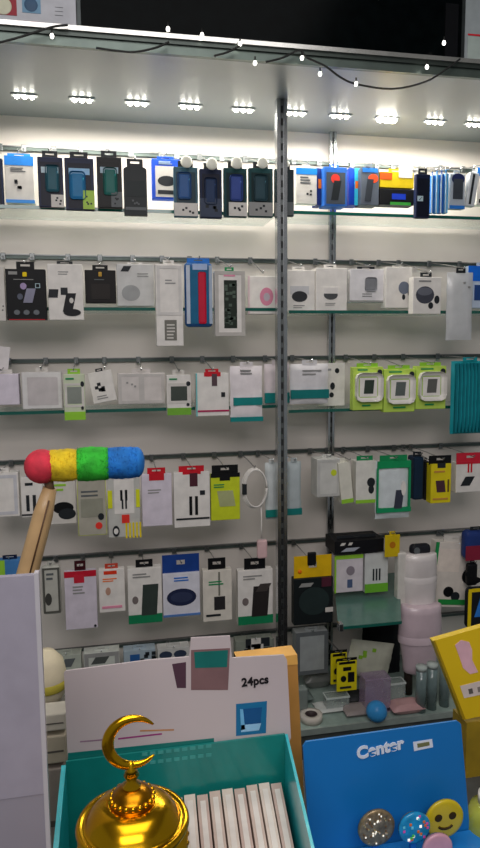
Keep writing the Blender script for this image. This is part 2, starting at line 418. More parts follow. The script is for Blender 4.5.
for j, (a, lb) in enumerate(((318, 'blue edged case box with dark window and red dot on the wall upright'),)):
    pk(0, 'phone_case_box', lb, 'box', a+6, 167, a+29, 206, .165, .05, (48, 110, 200), pr=[('r', .1, .14, .92, .95, (70, 78, 88), 'window'), ('e', .3, .18, .68, .42, (225, 60, 50), 'red_dot'), ('q', .3, .35, .75, .85, (30, 36, 40))])
    pk(0, 'phone_case_box', 'navy case box with orange mark behind the red dotted box', 'box', a-1, 168, a+5, 205, .14, .05, (24, 50, 120), pr=[('r', .2, .3, .9, .55, 'orange', 'orange_mark')], hk=False)
pk(0, 'phone_case_box', 'narrow blue case box with cyan edge in the top row, right bay', 'box', 349, 168, 360, 205, .14, .05, (20, 70, 190), pr=[('r', .5, .0, .9, 1, 'cyan', 'cyan_edge'), ('r', .55, .35, 1, .55, 'orange', 'orange_mark')], hk=False)
pk(0, 'phone_case_box', 'grey case box with red-orange dot beside the yellow box', 'box', 361, 168, 379, 205, .165, .05, (92, 100, 112), pr=[('r', .08, 0, .92, .12, B1, 'blue_header'), ('e', .4, .16, .95, .4, (235, 80, 40), 'red_dot'), ('q', .2, .3, .7, .9, (50, 56, 64))])
pk(0, 'accessory_box', 'yellow box lying over a black box in the top row', 'box', 380, 172, 414, 188, .165, .04, (225, 195, 25), pr=[('r', .0, .05, .35, .5, (235, 90, 30), 'orange_corner'), ('r', .55, -.4, .95, .35, (235, 235, 225), 'white_tag')])
pk(0, 'accessory_box', 'black box with blue and green strip under the yellow box', 'box', 380, 189, 414, 205, .165, .04, 'black', pr=[('r', .35, .3, .75, .65, (25, 60, 190), 'blue_picture'), ('r', .3, .82, .9, 1, (60, 160, 60), 'green_strip')], hk=False)
case(0, 'slim navy case pack left of the fan of blue cards', 416, 174, 430, 218, .222, None, body='navy', stick=(.1, .5, .5, .62), sc='pale')
for j in range(4):
    pk(0, 'phone_case_pack', 'thin blue case pack seen edge on, '+['first', 'second', 'third', 'fourth'][j]+' of the fan in the top row', 'phone case', 431.5+j*4.6, 175-j*.6, 434.6+j*4.6, 213, .20+.004*j, .02, [(36, 110, 195), (70, 160, 225), (30, 95, 190), (90, 175, 230)][j], group='thin blue case packs in a fan', pr=[('r', 0, .0, .3, 1, 'pale', 'clear_edge')])
pk(0, 'phone_case_package', 'clear case pack with dark rounded window and blue foot, top row', 'phone case', 450, 174, 465, 209, .20, .02, (176, 186, 196), pr=[('e', .1, -.02, .95, .3, (30, 40, 90), 'dark_cap'), ('r', .2, .14, .85, .72, (60, 66, 74), 'dark_window'), ('r', 0, .9, 1, 1, B1, 'blue_foot')])
pk(0, 'phone_case_package', 'tilted clear case pack with black stripe near the right edge, top row', 'phone case', 466, 172, 475, 206, .20, .02, (205, 210, 215), roll=8, pr=[('r', .3, .05, .55, .95, 'dark', 'black_stripe')])
pk(0, 'phone_holder_box', 'blue-topped white box cut by the right frame edge, top row', 'box', 477, 168, 500, 205, .165, .03, 'off', pr=[('r', 0, 0, 1, .22, B1, 'blue_header'), ('e', .2, .35, .8, .6, 'grey'), ('r', .1, .85, .9, .95, 'dark', 'dark_strip')])
# ---- ROW 2
pk(1, 'accessory_box', 'plain white box cut by the left frame edge, second row', 'box', -16, 266, 5, 321, .20, .022, 'off', pr=[('d', .8, .6, 1, .8, 'dark', 'small_print', 2)])
pk(1, 'phone_holder_box', 'black box with yellow emblem, grey picture and three icons, second row', 'box', 6, 269, 46, 320, .21, .024, 'black', pr=[('b', .43, .06, .54, .15, 'yellow', 'emblem'), ('r', .08, .05, .3, .11, 'grey', 'pale_label'), ('l', .2, .19, .8, .22, 'grey', None, 1), ('e', .36, .27, .52, .4, (170, 150, 190)), ('q', .42, .38, .75, .66, (140, 140, 160)), ('e', .28, .48, .42, .6, (90, 95, 110)), ('f', .74, .28, .86, .37, 'pale', 'small_icon'), ('e', .18, .8, .33, .9, (110, 115, 120), 'icon'), ('e', .42, .8, .57, .9, (110, 115, 120), 'icon'), ('e', .67, .8, .82, .9, (110, 115, 120), 'icon'), ('r', .05, .985, .95, 1, 'red', 'red_edge')], tab=('black', 7, .45))
pk(1, 'phone_holder_box', 'white box with black phone stand picture, second row', 'box', 48, 264, 83, 320, .205, .024, 'white', pr=[('l', .3, .12, .6, .2, 'grey', None, 2), ('r', .36, .42, .56, .55, 'dark', 'clamp_picture'), ('q', .0, .45, .3, .6, 'dark', 'clamp_picture', .1), ('q', .4, .52, .8, .85, (30, 30, 34), 'stand_picture', .3), ('e', .42, .8, .92, .93, (30, 30, 34), 'stand_base_picture'), ('e', .6, .6, .72, .7, 'off', 'charging_ring_picture')], tab=('dark', 3, .45))
pk(1, 'phone_holder_box', 'smaller black box with yellow emblem above the glass shelf', 'box', 85, 270, 116, 303, .165, .03, (22, 20, 20), pr=[('b', .44, .06, .55, .2, (190, 150, 60), 'emblem'), ('l', .3, .26, .7, .32, 'mid', None, 1), ('r', .2, .42, .8, .88, (38, 34, 32), 'dark_picture')], tab=('black', 5, .5))
pk(1, 'earbud_box', 'pale grey box with round grey case picture above the glass shelf', 'box', 117, 264, 154, 306, .165, .035, (205, 205, 203), pr=[('e', .12, .5, .62, .88, (160, 162, 162)), ('l', .55, .2, .9, .32, 'grey', None, 2), ('q', .1, .05, .4, .18, 'dark', 'dark_mark')], tab=('white', 2, .4))
pk(1, 'tall_brush_box', 'tallest white box with a striped brush picture at its foot', 'box', 156, 264, 183, 346, .225, .03, 'white', pr=[('l', .35, .18, .75, .25, 'grey', None, 2), ('r', .3, .68, .75, .93, (120, 118, 110), 'brush_window'), ('l', .38, .72, .7, .92, 'off', 'brush_bristles', 5), ('f', .05, .02, .95, .62, (215, 212, 208))])
pk(1, 'watch_strap_package', 'blue pack with a long red strap down its middle', 'strap pack', 185, 262, 213, 327, .21, .026, (40, 92, 150), 'round', pr=[('r', .15, .08, .85, .95, (22, 100, 140), 'inner_card'), ('r', .05, .05, .18, .95, (190, 200, 215), 'clear_rim'), ('r', .86, .05, .97, .95, (170, 185, 205), 'clear_rim'), ('b', .47, .15, .75, .95, (200, 30, 60), 'red_strap'), ('r', .28, .03, .8, .12, (170, 190, 225), 'pale_header')], tab=(B1, 4, .8))
pk(1, 'watch_strap_box', 'white framed box with a tall dark green mesh strap window', 'strap box', 215, 271, 245, 336, .22, .028, 'white', pr=[('r', .3, .14, .73, .88, (34, 44, 36), 'window'), ('d', .36, .2, .68, .82, (80, 95, 84), 'mesh_strap', 26), ('l', .3, .04, .7, .1, 'pink', None, 1), ('f', .0, .0, 1, 1, (190, 186, 180), 'pale_rim')], tab=('green', 4, .3))
pk(1, 'earbud_box', 'white box with pink ring picture left of the front post', 'box', 248, 276, 276, 314, .17, .04, 'white', pr=[('e', .42, .3, .9, .78, (220, 140, 165), 'pink_ring_picture'), ('e', .55, .44, .78, .66, (190, 180, 190), 'ring_hole_picture'), ('r', 0, 0, .06, 1, 'rose', 'pink_edge')], tab=('off', 3, .4))
pk(1, 'earbud_box', 'white box with black earbud case picture right of the front post', 'box', 284, 270, 315, 312, .165, .04, 'white', pr=[('r', .2, .38, .8, .58, (200, 200, 202), 'pale_panel'), ('e', .25, .5, .75, .76, (50, 52, 56)), ('l', .3, .82, .7, .92, 'grey', None, 2)])
pk(1, 'earbud_box', 'white box with half-round grey earbud picture on the wall upright', 'box', 316, 268, 347, 312, .17, .045, 'white', pr=[('e', .25, .5, .7, .72, (80, 82, 84)), ('r', .25, .44, .7, .58, (226, 222, 218), 'white_lid_picture'), ('l', .3, .78, .7, .86, 'grey', None, 2)])
pk(1, 'earbud_box', 'wide white box with grey rounded case picture, second row right bay', 'box', 350, 269, 385, 302, .15, .05, (226, 224, 226), pr=[('b', .42, .25, .75, .68, (140, 142, 146), 'case_picture'), ('l', .35, .72, .8, .86, 'grey', None, 2), ('r', 0, .95, 1, 1, 'grey', 'grey_edge')], tab=('dark', 3, .5))
pk(1, 'earbud_box', 'white box with blue-grey earbud case and two loose buds', 'box', 386, 267, 412, 308, .17, .04, 'white', pr=[('e', .48, .35, .9, .66, (110, 118, 135)), ('e', .62, .66, .74, .8, 'dark', 'bud_picture'), ('e', .84, .56, .95, .7, 'dark', 'bud_picture')], tab=('off', 2, .4))
pk(1, 'earbud_box', 'white box with large charcoal case and buds, right end of second row', 'box', 413, 277, 441, 314, .215, .03, 'white', pr=[('e', .1, .25, .75, .72, (70, 72, 82)), ('e', .14, .28, .68, .5, (105, 108, 118), 'case_lid_picture'), ('e', .55, .68, .72, .86, 'dark', 'bud_picture'), ('e', .76, .5, .94, .72, 'dark', 'bud_picture'), ('l', .2, .06, .8, .16, 'grey', None, 1)], tab=('dark', 5, .4))
pk(1, 'clear_bag', 'crumpled clear white bag hanging at the right of the second row', 'bag', 448, 272, 474, 340, .22, .02, FROST, 'pouch', pr=[('d', .55, .15, .8, .3, 'grey', 'small_print', 2)], tab=('dark', 5, .35))
pk(1, 'blue_tag_package', 'blue pack with bright blue header at the right frame edge, second row', 'box', 468, 266, 500, 308, .165, .03, (190, 205, 225), pr=[('r', 0, 0, 1, .36, (20, 110, 225), 'blue_header'), ('r', .2, .45, 1, .82, (36, 70, 130), 'dark_blue_picture'), ('d', .05, .5, .15, .6, 'dark', 'small_print', 2)])
# ---- ROW 3
pk(2, 'paper_sheet', 'slanted white paper tag poking up at the left edge, third row', 'paper', -10, 346, 7, 374, .13, .004, (225, 220, 220), roll=8, hk=False)
pk(2, 'accessory_box', 'lilac-white box at the left frame edge, third row', 'box', -14, 374, 19, 405, .165, .04, (222, 214, 226), tab=('off', 4, .6))
pk(2, 'accessory_box', 'empty-looking clear white box, second in the third row', 'box', 22, 372, 62, 409, .165, .04, (212, 208, 206), pr=[('f', .02, .02, .98, .98, (226, 224, 222)), ('r', .14, .15, .9, .9, (202, 196, 196), 'clear_front')], tab=('off', 4, .3))
GP = lambda win, gr=(150, 210, 60): [('f', .04, .2, .96, .72, 'off'), ('r', .16, .28, .84, .64, win, 'window'), ('r', .0, .82, 1, 1, gr, 'green_foot'), ('e', .8, .16, .98, .28, 'dark', 'round_mark'), ('l', .1, .06, .6, .14, 'green', None, 1), ('e', .8, .7, .93, .78, 'dark', 'round_mark')]
pk(2, 'charger_package', 'lime footed pack with grey window hanging below the left glass shelf', 'charger pack', 64, 374, 85, 420, .205, .024, (205, 215, 185), pr=GP((140, 146, 138)), tab=('lime', 5, .6))
pk(2, 'cable_card', 'tilted white card with small dark connector prints, third row', 'card', 93, 371, 117, 402, .16, .006, 'white', roll=-10, pr=[('d', .25, .25, .8, .6, 'dark', 'connector_picture', 6), ('l', .2, .75, .7, .9, 'grey', None, 2)], tab=('dark', 3, .3))
pk(2, 'accessory_box', 'long pale box lying along the third row', 'box', 118, 373, 165, 404, .165, .04, (214, 208, 204), pr=[('f', .02, .03, .5, .97, (198, 194, 190)), ('f', .5, .03, .98, .97, (198, 194, 190)), ('d', .1, .3, .4, .5, 'grey', 'small_print', 3)])
pk(2, 'charger_package', 'white pack with black window and lime foot left of the red-tabbed box', 'charger pack', 167, 375, 191, 415, .205, .024, 'white', pr=GP((70, 78, 72), (120, 180, 60)), tab=('off', 5, .5))
pk(2, 'accessory_box', 'white box with red tab, dark slot and thin red line, third row', 'box', 196, 373, 229, 416, .208, .026, 'white', pr=[('r', .25, -.02, .75, .08, 'red', 'red_tab'), ('r', .48, .02, .64, .3, (90, 70, 76), 'dark_slot'), ('r', .76, .45, .88, .56, 'dark', 'dark_square'), ('r', .0, .86, 1, .9, (180, 40, 90), 'red_line'), ('r', 0, 0, .04, 1, (120, 200, 200), 'cyan_edge')], tab=('red', 4, .4))
pk(2, 'cable_pouch', 'white pouch with wavy teal band and teal foot left of the front post', 'pouch', 231, 366, 263, 422, .222, .024, (235, 228, 230), 'pouch', pr=[('r', .08, .56, .98, .7, 'teal', 'teal_band'), ('r', -.02, .91, 1, .99, 'teal', 'teal_foot'), ('l', .3, .05, .75, .16, 'grey', None, 2)])
pk(2, 'cable_pouch', 'white pouch with teal band half hidden by the front post, third row', 'pouch', 265, 364, 290, 405, .17, .02, (225, 215, 218), 'pouch', pr=[('r', .0, .7, 1, .95, 'teal', 'teal_band')])
pk(2, 'cable_pouch', 'white pouch with dark teal band right of the front post, third row', 'pouch', 291, 364, 329, 404, .205, .02, (222, 220, 222), 'pouch', pr=[('r', .0, .64, 1, .86, (20, 120, 118), 'teal_band'), ('l', .3, .12, .8, .3, 'grey', None, 2)])
pk(2, 'cable_card', 'white card with small black dots on the wall upright, third row', 'card', 318, 363, 345, 406, .13, .01, 'white', pr=[('e', .62, .12, .78, .24, 'dark', 'round_mark'), ('e', .45, .45, .62, .62, 'dark', 'round_mark'), ('e', .42, .68, .58, .8, 'dark', 'round_mark'), ('l', .1, .1, .5, .3, 'grey', None, 2)], hk=False)
for j, (a, b, yy, w) in enumerate(((353, 383, 367, (70, 84, 74)), (384, 415, 369, (120, 130, 128)), (416, 446, 366, (125, 125, 120)))):
    pk(2, 'charger_package', 'lime and white charger pack with '+['a dark window, left of three', 'a pale window, middle of three', 'a brownish window, right of three'][j]+' in third row', 'charger pack', a, yy, b, yy+43, .205+.003*j, .026, (188, 218, 92), pr=[('b', .06, .13, .95, .8, 'white', 'white_card'), ('r', .16, .2, .86, .74, (170, 200, 110), 'pale_green_card'), ('r', .22, .25, .8, .69, 'white', 'window_surround'), ('r', .28, .3, .74, .64, w, 'window'), ('q', .35, .3, .7, .62, tuple(int(v*.8) for v in w), 'plug_picture', .1), ('e', .8, .06, .96, .2, 'dark', 'round_mark'), ('l', .15, .03, .6, .1, 'green', None, 1), ('l', .3, .85, .7, .93, 'green', None, 1)], tab=('lime', 4, .7), group='lime charger packs in the third row')
o, W, H = pk(2, 'mesh_pouch', 'ribbed turquoise net pouch at the right frame edge', 'pouch', 453, 361, 488, 434, .225, .03, (24, 150, 160), 'pouch', pr=[('v', .04, .03, .96, .97, (16, 118, 130), 'ribs', 9)])
# ---- ROW 4
pk(3, 'accessory_box', 'stack-like white box at the left frame edge, fourth row', 'box', -14, 473, 19, 517, .20, .04, 'white', pr=[('f', .1, .05, .95, .95, (205, 205, 210))])
pk(3, 'cable_package', 'white cable pack with blue tab and two dark plug pictures', 'cable pack', 21, 477, 43, 517, .205, .015, 'white', pr=[('v', .15, .45, .75, .85, 'dark', None, 2), ('l', .2, .1, .7, .25, 'dark', None, 1), ('r', .0, .92, 1, .96, 'dark', 'black_line')], tab=('blue', 8, .45))
pk(3, 'cable_package', 'white pack with black wad behind the tan handle, fourth row', 'cable pack', 50, 478, 76, 524, .18, .03, 'off', pr=[('e', .1, .52, .9, .78, 'black'), ('e', .3, .66, .98, .9, 'dark'), ('l', .1, .1, .8, .3, 'lime', None, 2)])
pk(3, 'cable_package', 'yellow-edged grey pack with red sticker beneath the green duster band', 'cable pack', 78, 478, 106, 535, .21, .012, (176, 172, 158), pr=[('l', .12, .2, .9, .34, 'mid', None, 2), ('r', .1, .36, .9, .68, (150, 150, 135), 'grey_picture'), ('e', .6, .78, .85, .9, (235, 60, 50), 'red_sticker'), ('e', .7, .62, .92, .74, 'dark')], edge='lemon', tab=('mid', 5, .6))
pk(3, 'cable_package', 'white pack with twin black plugs, red sticker and yellow comb foot', 'cable pack', 108, 478, 140, 537, .22, .016, (196, 196, 190), pr=[('r', .2, .0, .82, .6, 'white', 'white_card'), ('v', .35, .2, .65, .38, 'black', 'plug_picture', 2), ('v', .4, .36, .62, .52, 'dark', None, 2), ('r', .0, .2, .14, .5, (220, 225, 40), 'yellow_edge'), ('r', .88, .2, 1, .5, (220, 225, 40), 'yellow_edge'), ('r', .42, .62, .66, .76, (235, 60, 50), 'red_sticker'), ('v', .5, .76, 1.05, 1.02, (235, 215, 30), 'yellow_comb', 5), ('e', .12, .8, .34, .98, 'dark', 'ring_picture'), ('e', .16, .84, .3, .94, 'white', 'ring_hole_picture')])
pk(3, 'cable_package', 'plain lilac-white box with crimson tab, fourth row', 'cable pack', 142, 474, 172, 526, .21, .02, (220, 212, 224), pr=[('l', .2, .28, .7, .38, 'grey', None, 2), ('r', .25, -.02, .75, .12, 'red', 'red_flap')], tab=('red', 6, .6))
pk(3, 'cable_package', 'white box with crimson tab, two black plugs and a black line', 'cable pack', 174, 472, 210, 527, .215, .02, 'white', pr=[('r', .25, -.02, .75, .04, 'red', 'red_flap'), ('r', .44, .02, .66, .26, (80, 40, 50), 'dark_slot'), ('v', .38, .44, .7, .78, 'black', None, 2), ('r', .72, .34, .86, .42, 'dark', 'dark_mark'), ('r', .05, .83, .98, .86, 'dark', 'black_line')], tab=('red', 6, .7))
pk(3, 'cable_package', 'lemon yellow box with wide black tab left of the coiled cable', 'cable pack', 211, 474, 240, 520, .212, .02, (205, 218, 44), pr=[('r', .0, -.02, 1, .07, 'black', 'black_flap'), ('r', .3, -.02, .66, .14, 'black', 'dark_slot'), ('q', .3, .36, .75, .7, (175, 180, 130), 'faint_picture', -.2), ('l', .1, .2, .6, .3, 'green', None, 2)], tab=('black', 9, .9))
# coiled cable
pc = aty(254, 488, D-.21)
o = empty('coiled_cable', (pc.x, pc.y, pc.z-.07), 'coiled white cable with pinkish plug hanging left of the front post', 'cable')
mb = MB(); wm = K((226, 222, 216), rough=.35)
for k in range(3):
    mb.tube([(.036*(1-.05*k)*math.cos(a)*1.0+.002*k, -.004*k, .07+.058*math.sin(a)*(1-.03*k)) for a in [2*math.pi*j/28 for j in range(29)]], .0026, wm, 6)
mb.tube([(.02, 0, .02), (.022, 0, -.02), (.02, -.004, -.05), (.022, 0, -.08)], .0024, wm, 6)
mb.build('cable_loop', o)
MB().box(.008, -.008, -.14, .038, .008, -.085, K((225, 190, 190)), bev=.005).build('plug', o)
MB().box(-.006, -.014, .055, .006, .004, .085, K('dark')).build('cable_tie', o).location.x = -.03
hook(None, D-.21, pc.z+.062, RZ[3], 'coiled white cable', None, pc.x)
pk(3, 'tall_pouch', 'tall pale pouch with teal stripe close left of the front post', 'pouch', 266, 463, 278, 520, .20, .02, (205, 212, 212), 'pouch', pr=[('r', 0, .82, 1, .95, (24, 130, 120), 'teal_stripe')])
pk(3, 'tall_pouch', 'tall frosted pouch with teal foot close right of the front post', 'pouch', 287, 462, 302, 516, .22, .02, (178, 188, 190), 'pouch', pr=[('r', 0, .86, 1, .98, (24, 120, 116), 'teal_foot')])
pk(3, 'accessory_box', 'grey-white box with yellow-green dot right of the wall upright', 'box', 317, 459, 340, 497, .20, .06, (205, 205, 200), pr=[('e', .6, .28, .85, .45, (200, 215, 50), 'yellow_dot'), ('f', .02, .02, .98, .98, (190, 190, 186))])
pk(3, 'accessory_box', 'narrow white box leaning left, lime foot, fourth row right bay', 'box', 342, 462, 354, 503, .21, .04, (222, 220, 206), roll=-6, pr=[('r', 0, .9, 1, 1, 'lime', 'lime_foot')])
pk(3, 'accessory_box', 'white box with black connector picture and lime foot, fourth row', 'box', 356, 461, 376, 503, .212, .04, (226, 224, 216), pr=[('e', .55, .4, .95, .62, 'dark'), ('e', .62, .58, .9, .78, 'dark'), ('r', 0, .92, 1, 1, 'lime', 'lime_foot')], tab=('green', 5, .8))
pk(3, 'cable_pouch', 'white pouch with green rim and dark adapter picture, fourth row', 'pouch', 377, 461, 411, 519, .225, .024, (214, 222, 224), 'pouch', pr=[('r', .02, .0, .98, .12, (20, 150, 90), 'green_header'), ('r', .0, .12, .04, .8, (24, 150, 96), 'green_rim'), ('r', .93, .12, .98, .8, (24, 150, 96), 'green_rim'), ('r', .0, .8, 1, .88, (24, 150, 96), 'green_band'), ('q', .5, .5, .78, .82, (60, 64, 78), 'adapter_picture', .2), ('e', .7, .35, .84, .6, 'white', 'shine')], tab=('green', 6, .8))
pk(3, 'phone_case_package', 'row of dark navy packs left of the yellow box, front one', 'phone case', 414, 457, 424, 500, .20, .05, (22, 44, 66), 'round', tab=('dark', 5, .8))
pk(3, 'phone_case_package', 'black pack wedged between navy pack and yellow box', 'phone case', 425, 462, 430, 500, .19, .05, (26, 26, 26))
pk(3, 'adapter_package', 'yellow box with black flap and dark adapter picture, right bay', 'adapter pack', 431, 464, 451, 503, .225, .03, (228, 210, 30), pr=[('r', .3, -.02, .7, .1, 'dark', 'dark_slot'), ('q', .3, .42, .66, .72, (80, 50, 60), 'adapter_picture', -.2), ('r', .82, .4, .9, .72, (110, 90, 30), 'small_picture'), ('l', .1, .84, .9, .94, 'kraft', None, 1), ('l', .15, .14, .8, .24, 'kraft', None, 1)], tab=('black', 9, 1.1))
pk(3, 'adapter_package', 'white box with red flap and black connector, right end of fourth row', 'adapter pack', 456, 462, 486, 492, .21, .03, 'white', pr=[('r', 0, -.02, 1, .06, (205, 40, 60), 'red_flap'), ('q', .15, .48, .62, .78, 'dark', 'connector_picture', .35), ('v', .35, 0, .55, .34, 'red', 'red_strip', 2)], tab=((205, 40, 60), 10, .9))
# ---- ROW 5
pk(4, 'accessory_box', 'green and blue pack peeping over the tall grey panel', 'box', -2, 560, 22, 588, .20, .03, (70, 130, 190), pr=[('r', 0, 0, .3, 1, 'lime', 'green_side')], tab=('navy', 4, .6))
pk(4, 'phone_case_package', 'clear pack with dark rim right of the grey panel, fifth row', 'phone case', 42, 566, 61, 615, .20, .02, (190, 190, 180), 'round', pr=[('f', .05, .04, .95, .96, (90, 90, 84), 'dark_rim'), ('e', .15, .55, .5, .8, (70, 70, 66)), ('l', .25, .12, .75, .3, 'mid', None, 2)])
pk(4, 'cable_package', 'tall lilac box with red printed band and black tab, fifth row', 'cable pack', 65, 571, 97, 629, .22, .02, (214, 206, 218), pr=[('r', 0, .0, 1, .1, (196, 30, 52), 'red_band'), ('r', .3, .06, .62, .2, (200, 40, 60), 'red_block'), ('l', .25, .24, .7, .4, 'grey', None, 3), ('e', .88, .94, .96, .98, 'dark', 'corner_mark')], tab=((60, 16, 24), 10, .35))
pk(4, 'cable_package', 'small white box with orange-red heading, fifth row', 'cable pack', 99, 569, 125, 612, .205, .02, 'white', pr=[('r', .2, .04, .7, .12, (225, 60, 30), 'red_heading'), ('l', .15, .2, .8, .3, 'orange', None, 2), ('e', .25, .42, .45, .6, (190, 150, 130)), ('l', .1, .82, .9, .94, 'pink', None, 1)], tab=((200, 70, 50), 5, .5))
def dev(row, s, x0, y0, x1, y1, q, dcol, green=True, body='white', extra=(), tab=('black', 8, .5)):
    return pk(row, 'speaker_box', s, 'box', x0, y0, x1, y1, q, .03, body, pr=([('r', 0, .84, 1, 1, (24, 130, 84), 'green_foot')] if green else [])+[('q', .38, .3, .9, .86, dcol, 'device_picture', .12), ('e', .12, .5, .3, .64, (120, 110, 108), 'small_picture'), ('l', .15, .08, .7, .18, 'grey', None, 2)]+list(extra), tab=tab)
dev(4, 'white box with dark tilted speaker and green foot, left of the oval box', 128, 568, 162, 623, .22, (56, 66, 62))
pk(4, 'cable_package', 'white box with blue header and dark oval picture, fifth row', 'box', 163, 573, 200, 616, .212, .026, (222, 222, 232), pr=[('e', .1, .36, .9, .76, (36, 44, 74), 'oval_picture'), ('e', .2, .44, .8, .68, (52, 60, 90), 'inner_oval_picture'), ('l', .3, .08, .7, .2, 'blue', None, 2), ('r', .0, .95, 1, 1, (90, 130, 190), 'blue_edge')], tab=((30, 66, 140), 19, 1.0))
pk(4, 'cable_package', 'white box with small black square picture, black tab, fifth row', 'box', 203, 570, 232, 621, .218, .026, (226, 220, 208), pr=[('r', .38, .52, .76, .78, (48, 46, 48), 'black_square'), ('v', .5, .04, .62, .5, (120, 120, 110), None, 1), ('l', .2, .2, .85, .3, 'green', None, 2), ('r', .1, .86, .6, .9, 'dark', 'black_line')], tab=('black', 12, .6))
dev(4, 'white box with black box-shaped speaker and green foot beside the front post', 238, 570, 273, 624, .22, (44, 40, 40), extra=[('q', .5, .26, .95, .4, (70, 64, 62), 'device_lid_picture', .3)], tab=('black', 12, .6))
# right bay row 5
pk(4, 'sd_card_package', 'yellow headed black blister pack with orange dot right of the front post', 'blister pack', 294, 578, 333, 624, .23, .03, (24, 30, 32), pr=[('q', .12, .1, .5, .18, 'grey', 'pale_mark', .2), ('e', .12, .2, .9, .8, (38, 50, 50), 'dark_window'), ('r', .8, .66, 1, .76, 'off', 'price_label'), ('r', .7, .0, .95, .2, (80, 34, 50), 'red_corner')], tab=((230, 185, 20), 24, .96))
o2 = aty(301, 573, D-.235); o3 = bpy.data.objects
yo = [x for x in o3 if x.name.startswith('sd_card_package') and x.type == 'EMPTY'][-1]
loc = o2-yo.location
MB().ball((loc.x, .006, loc.z), .006, K((240, 120, 20)), sy=.2, seg=12).build('orange_dot', yo)
pc2 = aty(313, 560, D-.235)-yo.location
MB().box(pc2.x-.013, .002, pc2.z-.02, pc2.x+.013, .012, pc2.z+.02, K('black'), bev=.003).build('black_clip', yo)
pk(4, 'long_black_box', 'long black box with white lettering marks on the fifth rail', 'box', 335, 540, 384, 553, .215, .09, (18, 18, 22), pr=[('q', .1, .15, .22, .35, 'off', 'white_mark'), ('q', .26, .15, .36, .35, 'off', 'white_mark'), ('q', .12, .55, .5, .82, (170, 175, 185), 'white_mark')], tab=('dark', 3, .8), hk=False)
pk(4, 'yellow_tag', 'small yellow tag card next to the long black box', 'tag', 385, 535, 400, 557, .235, .004, (215, 185, 20), pr=[('e', .3, .3, .7, .6, (190, 120, 20), 'brown_dot')])
pk(4, 'earphone_box', 'white box with small grey capsule picture behind the glass ledge', 'box', 335, 555, 363, 592, .20, .03, (214, 206, 212), pr=[('e', .4, .3, .7, .55, (140, 130, 140)), ('r', .44, .66, .62, .88, (80, 96, 130), 'small_picture'), ('r', 0, 0, 1, .1, 'lime', 'green_top'), ('r', -.02, 0, .04, 1, 'lime', 'green_edge')], hk=False)
pk(4, 'earphone_box', 'white box with dark prongs picture and lime foot behind the ledge', 'box', 365, 553, 388, 592, .205, .03, (206, 208, 206), pr=[('v', .3, .4, .7, .7, 'dark', 'prong_picture', 3), ('r', 0, .78, 1, 1, (110, 180, 50), 'lime_foot')], hk=False)
# deep glass ledge right bay
zl = aty(365, 593, D-.17).z
yl = atz(370, 624, zl).y
gl = empty('glass_ledge', (0, yl, zl), 'deep dark green glass ledge in the fifth row of the right bay', 'shelf')
xl_, xr_ = atz(334, 622, zl).x, atz(398, 618, zl).x
xlb, xrb = aty(334, 593, D-.02).x, aty(400, 590, D-.02).x
MB().poly([(xl_, 0, -.006), (xr_, 0, -.006), (xrb, D-.014-yl, -.006), (xlb, D-.014-yl, -.006)], (0, 0, .006), mat((84, 122, 112), .25, 0, noise=.05, alpha=.9, coat=.2)).build('glass_pane', gl)
MB().box(xl_, -.004, -.007, xr_, 0, .001, GEDGE).build('polished_edge', gl)
MB().box(xl_, -.01, -.01, xl_+.012, .012, .012, CHROME, bev=.002).build('corner_clip', gl)
# row 5 far right
pk(4, 'camera_box', 'large tilted white box with green edge and black camera picture', 'box', 430, 543, 470, 607, .20, .04, (226, 218, 208), roll=6, pr=[('r', .02, .1, .62, .45, (236, 224, 212), 'white_panel'), ('r', -.02, .0, .06, .6, (30, 150, 80), 'green_edge'), ('e', .3, .68, .55, .84, 'black', 'camera_picture'), ('e', .5, .76, .72, .9, 'dark', 'camera_picture'), ('r', .2, .88, .95, .96, (40, 150, 70), 'green_band'), ('e', .72, .4, .98, .62, 'black', 'camera_picture')], hk=False, tab=('off', 7, .6))
pk(4, 'black_gadget', 'black clip gadget resting on top of the white roll', 'gadget', 412, 545, 432, 556, .24, .03, (30, 30, 36), 'round', pr=[('e', .1, .2, .4, .8, 'mid', 'lens')], hk=False)
pk(4, 'cap_package', 'blue and red rounded pack at the right frame edge, fifth row', 'pack', 466, 531, 490, 560, .24, .04, (36, 58, 120), 'round', pr=[('r', 0, .5, 1, 1, (140, 36, 60), 'red_foot')], tab=('dark', 4, .5))
pk(4, 'clamp_gadget', 'black jointed clamp below the blue and red pack', 'gadget', 468, 564, 478, 586, .24, .02, 'black', 'round', pr=[('e', -.3, .3, .6, .6, 'black', 'joint'), ('e', .2, .6, 1.3, .9, 'black', 'joint')])
for j, (a, b, c, d, s) in enumerate(((398, 553, 407, 612, 'slim white tube left of the wrapped white roll'), (468, 588, 500, 628, 'black pack with yellow rim and blue picture at right frame edge'))):
    pk(4, ['slim_tube', 'game_pack'][j], s, ['tube', 'pack'][j], a, b, c, d, [.24, .28][j], .03, ['off', (26, 30, 34)][j], 'round', pr=[] if j == 0 else [('r', 0, 0, .1, 1, 'yellow', 'yellow_rim'), ('r', 0, 0, 1, .08, 'yellow', 'yellow_rim'), ('q', .2, .12, .9, .7, (50, 130, 220), 'blue_picture')], hk=False)
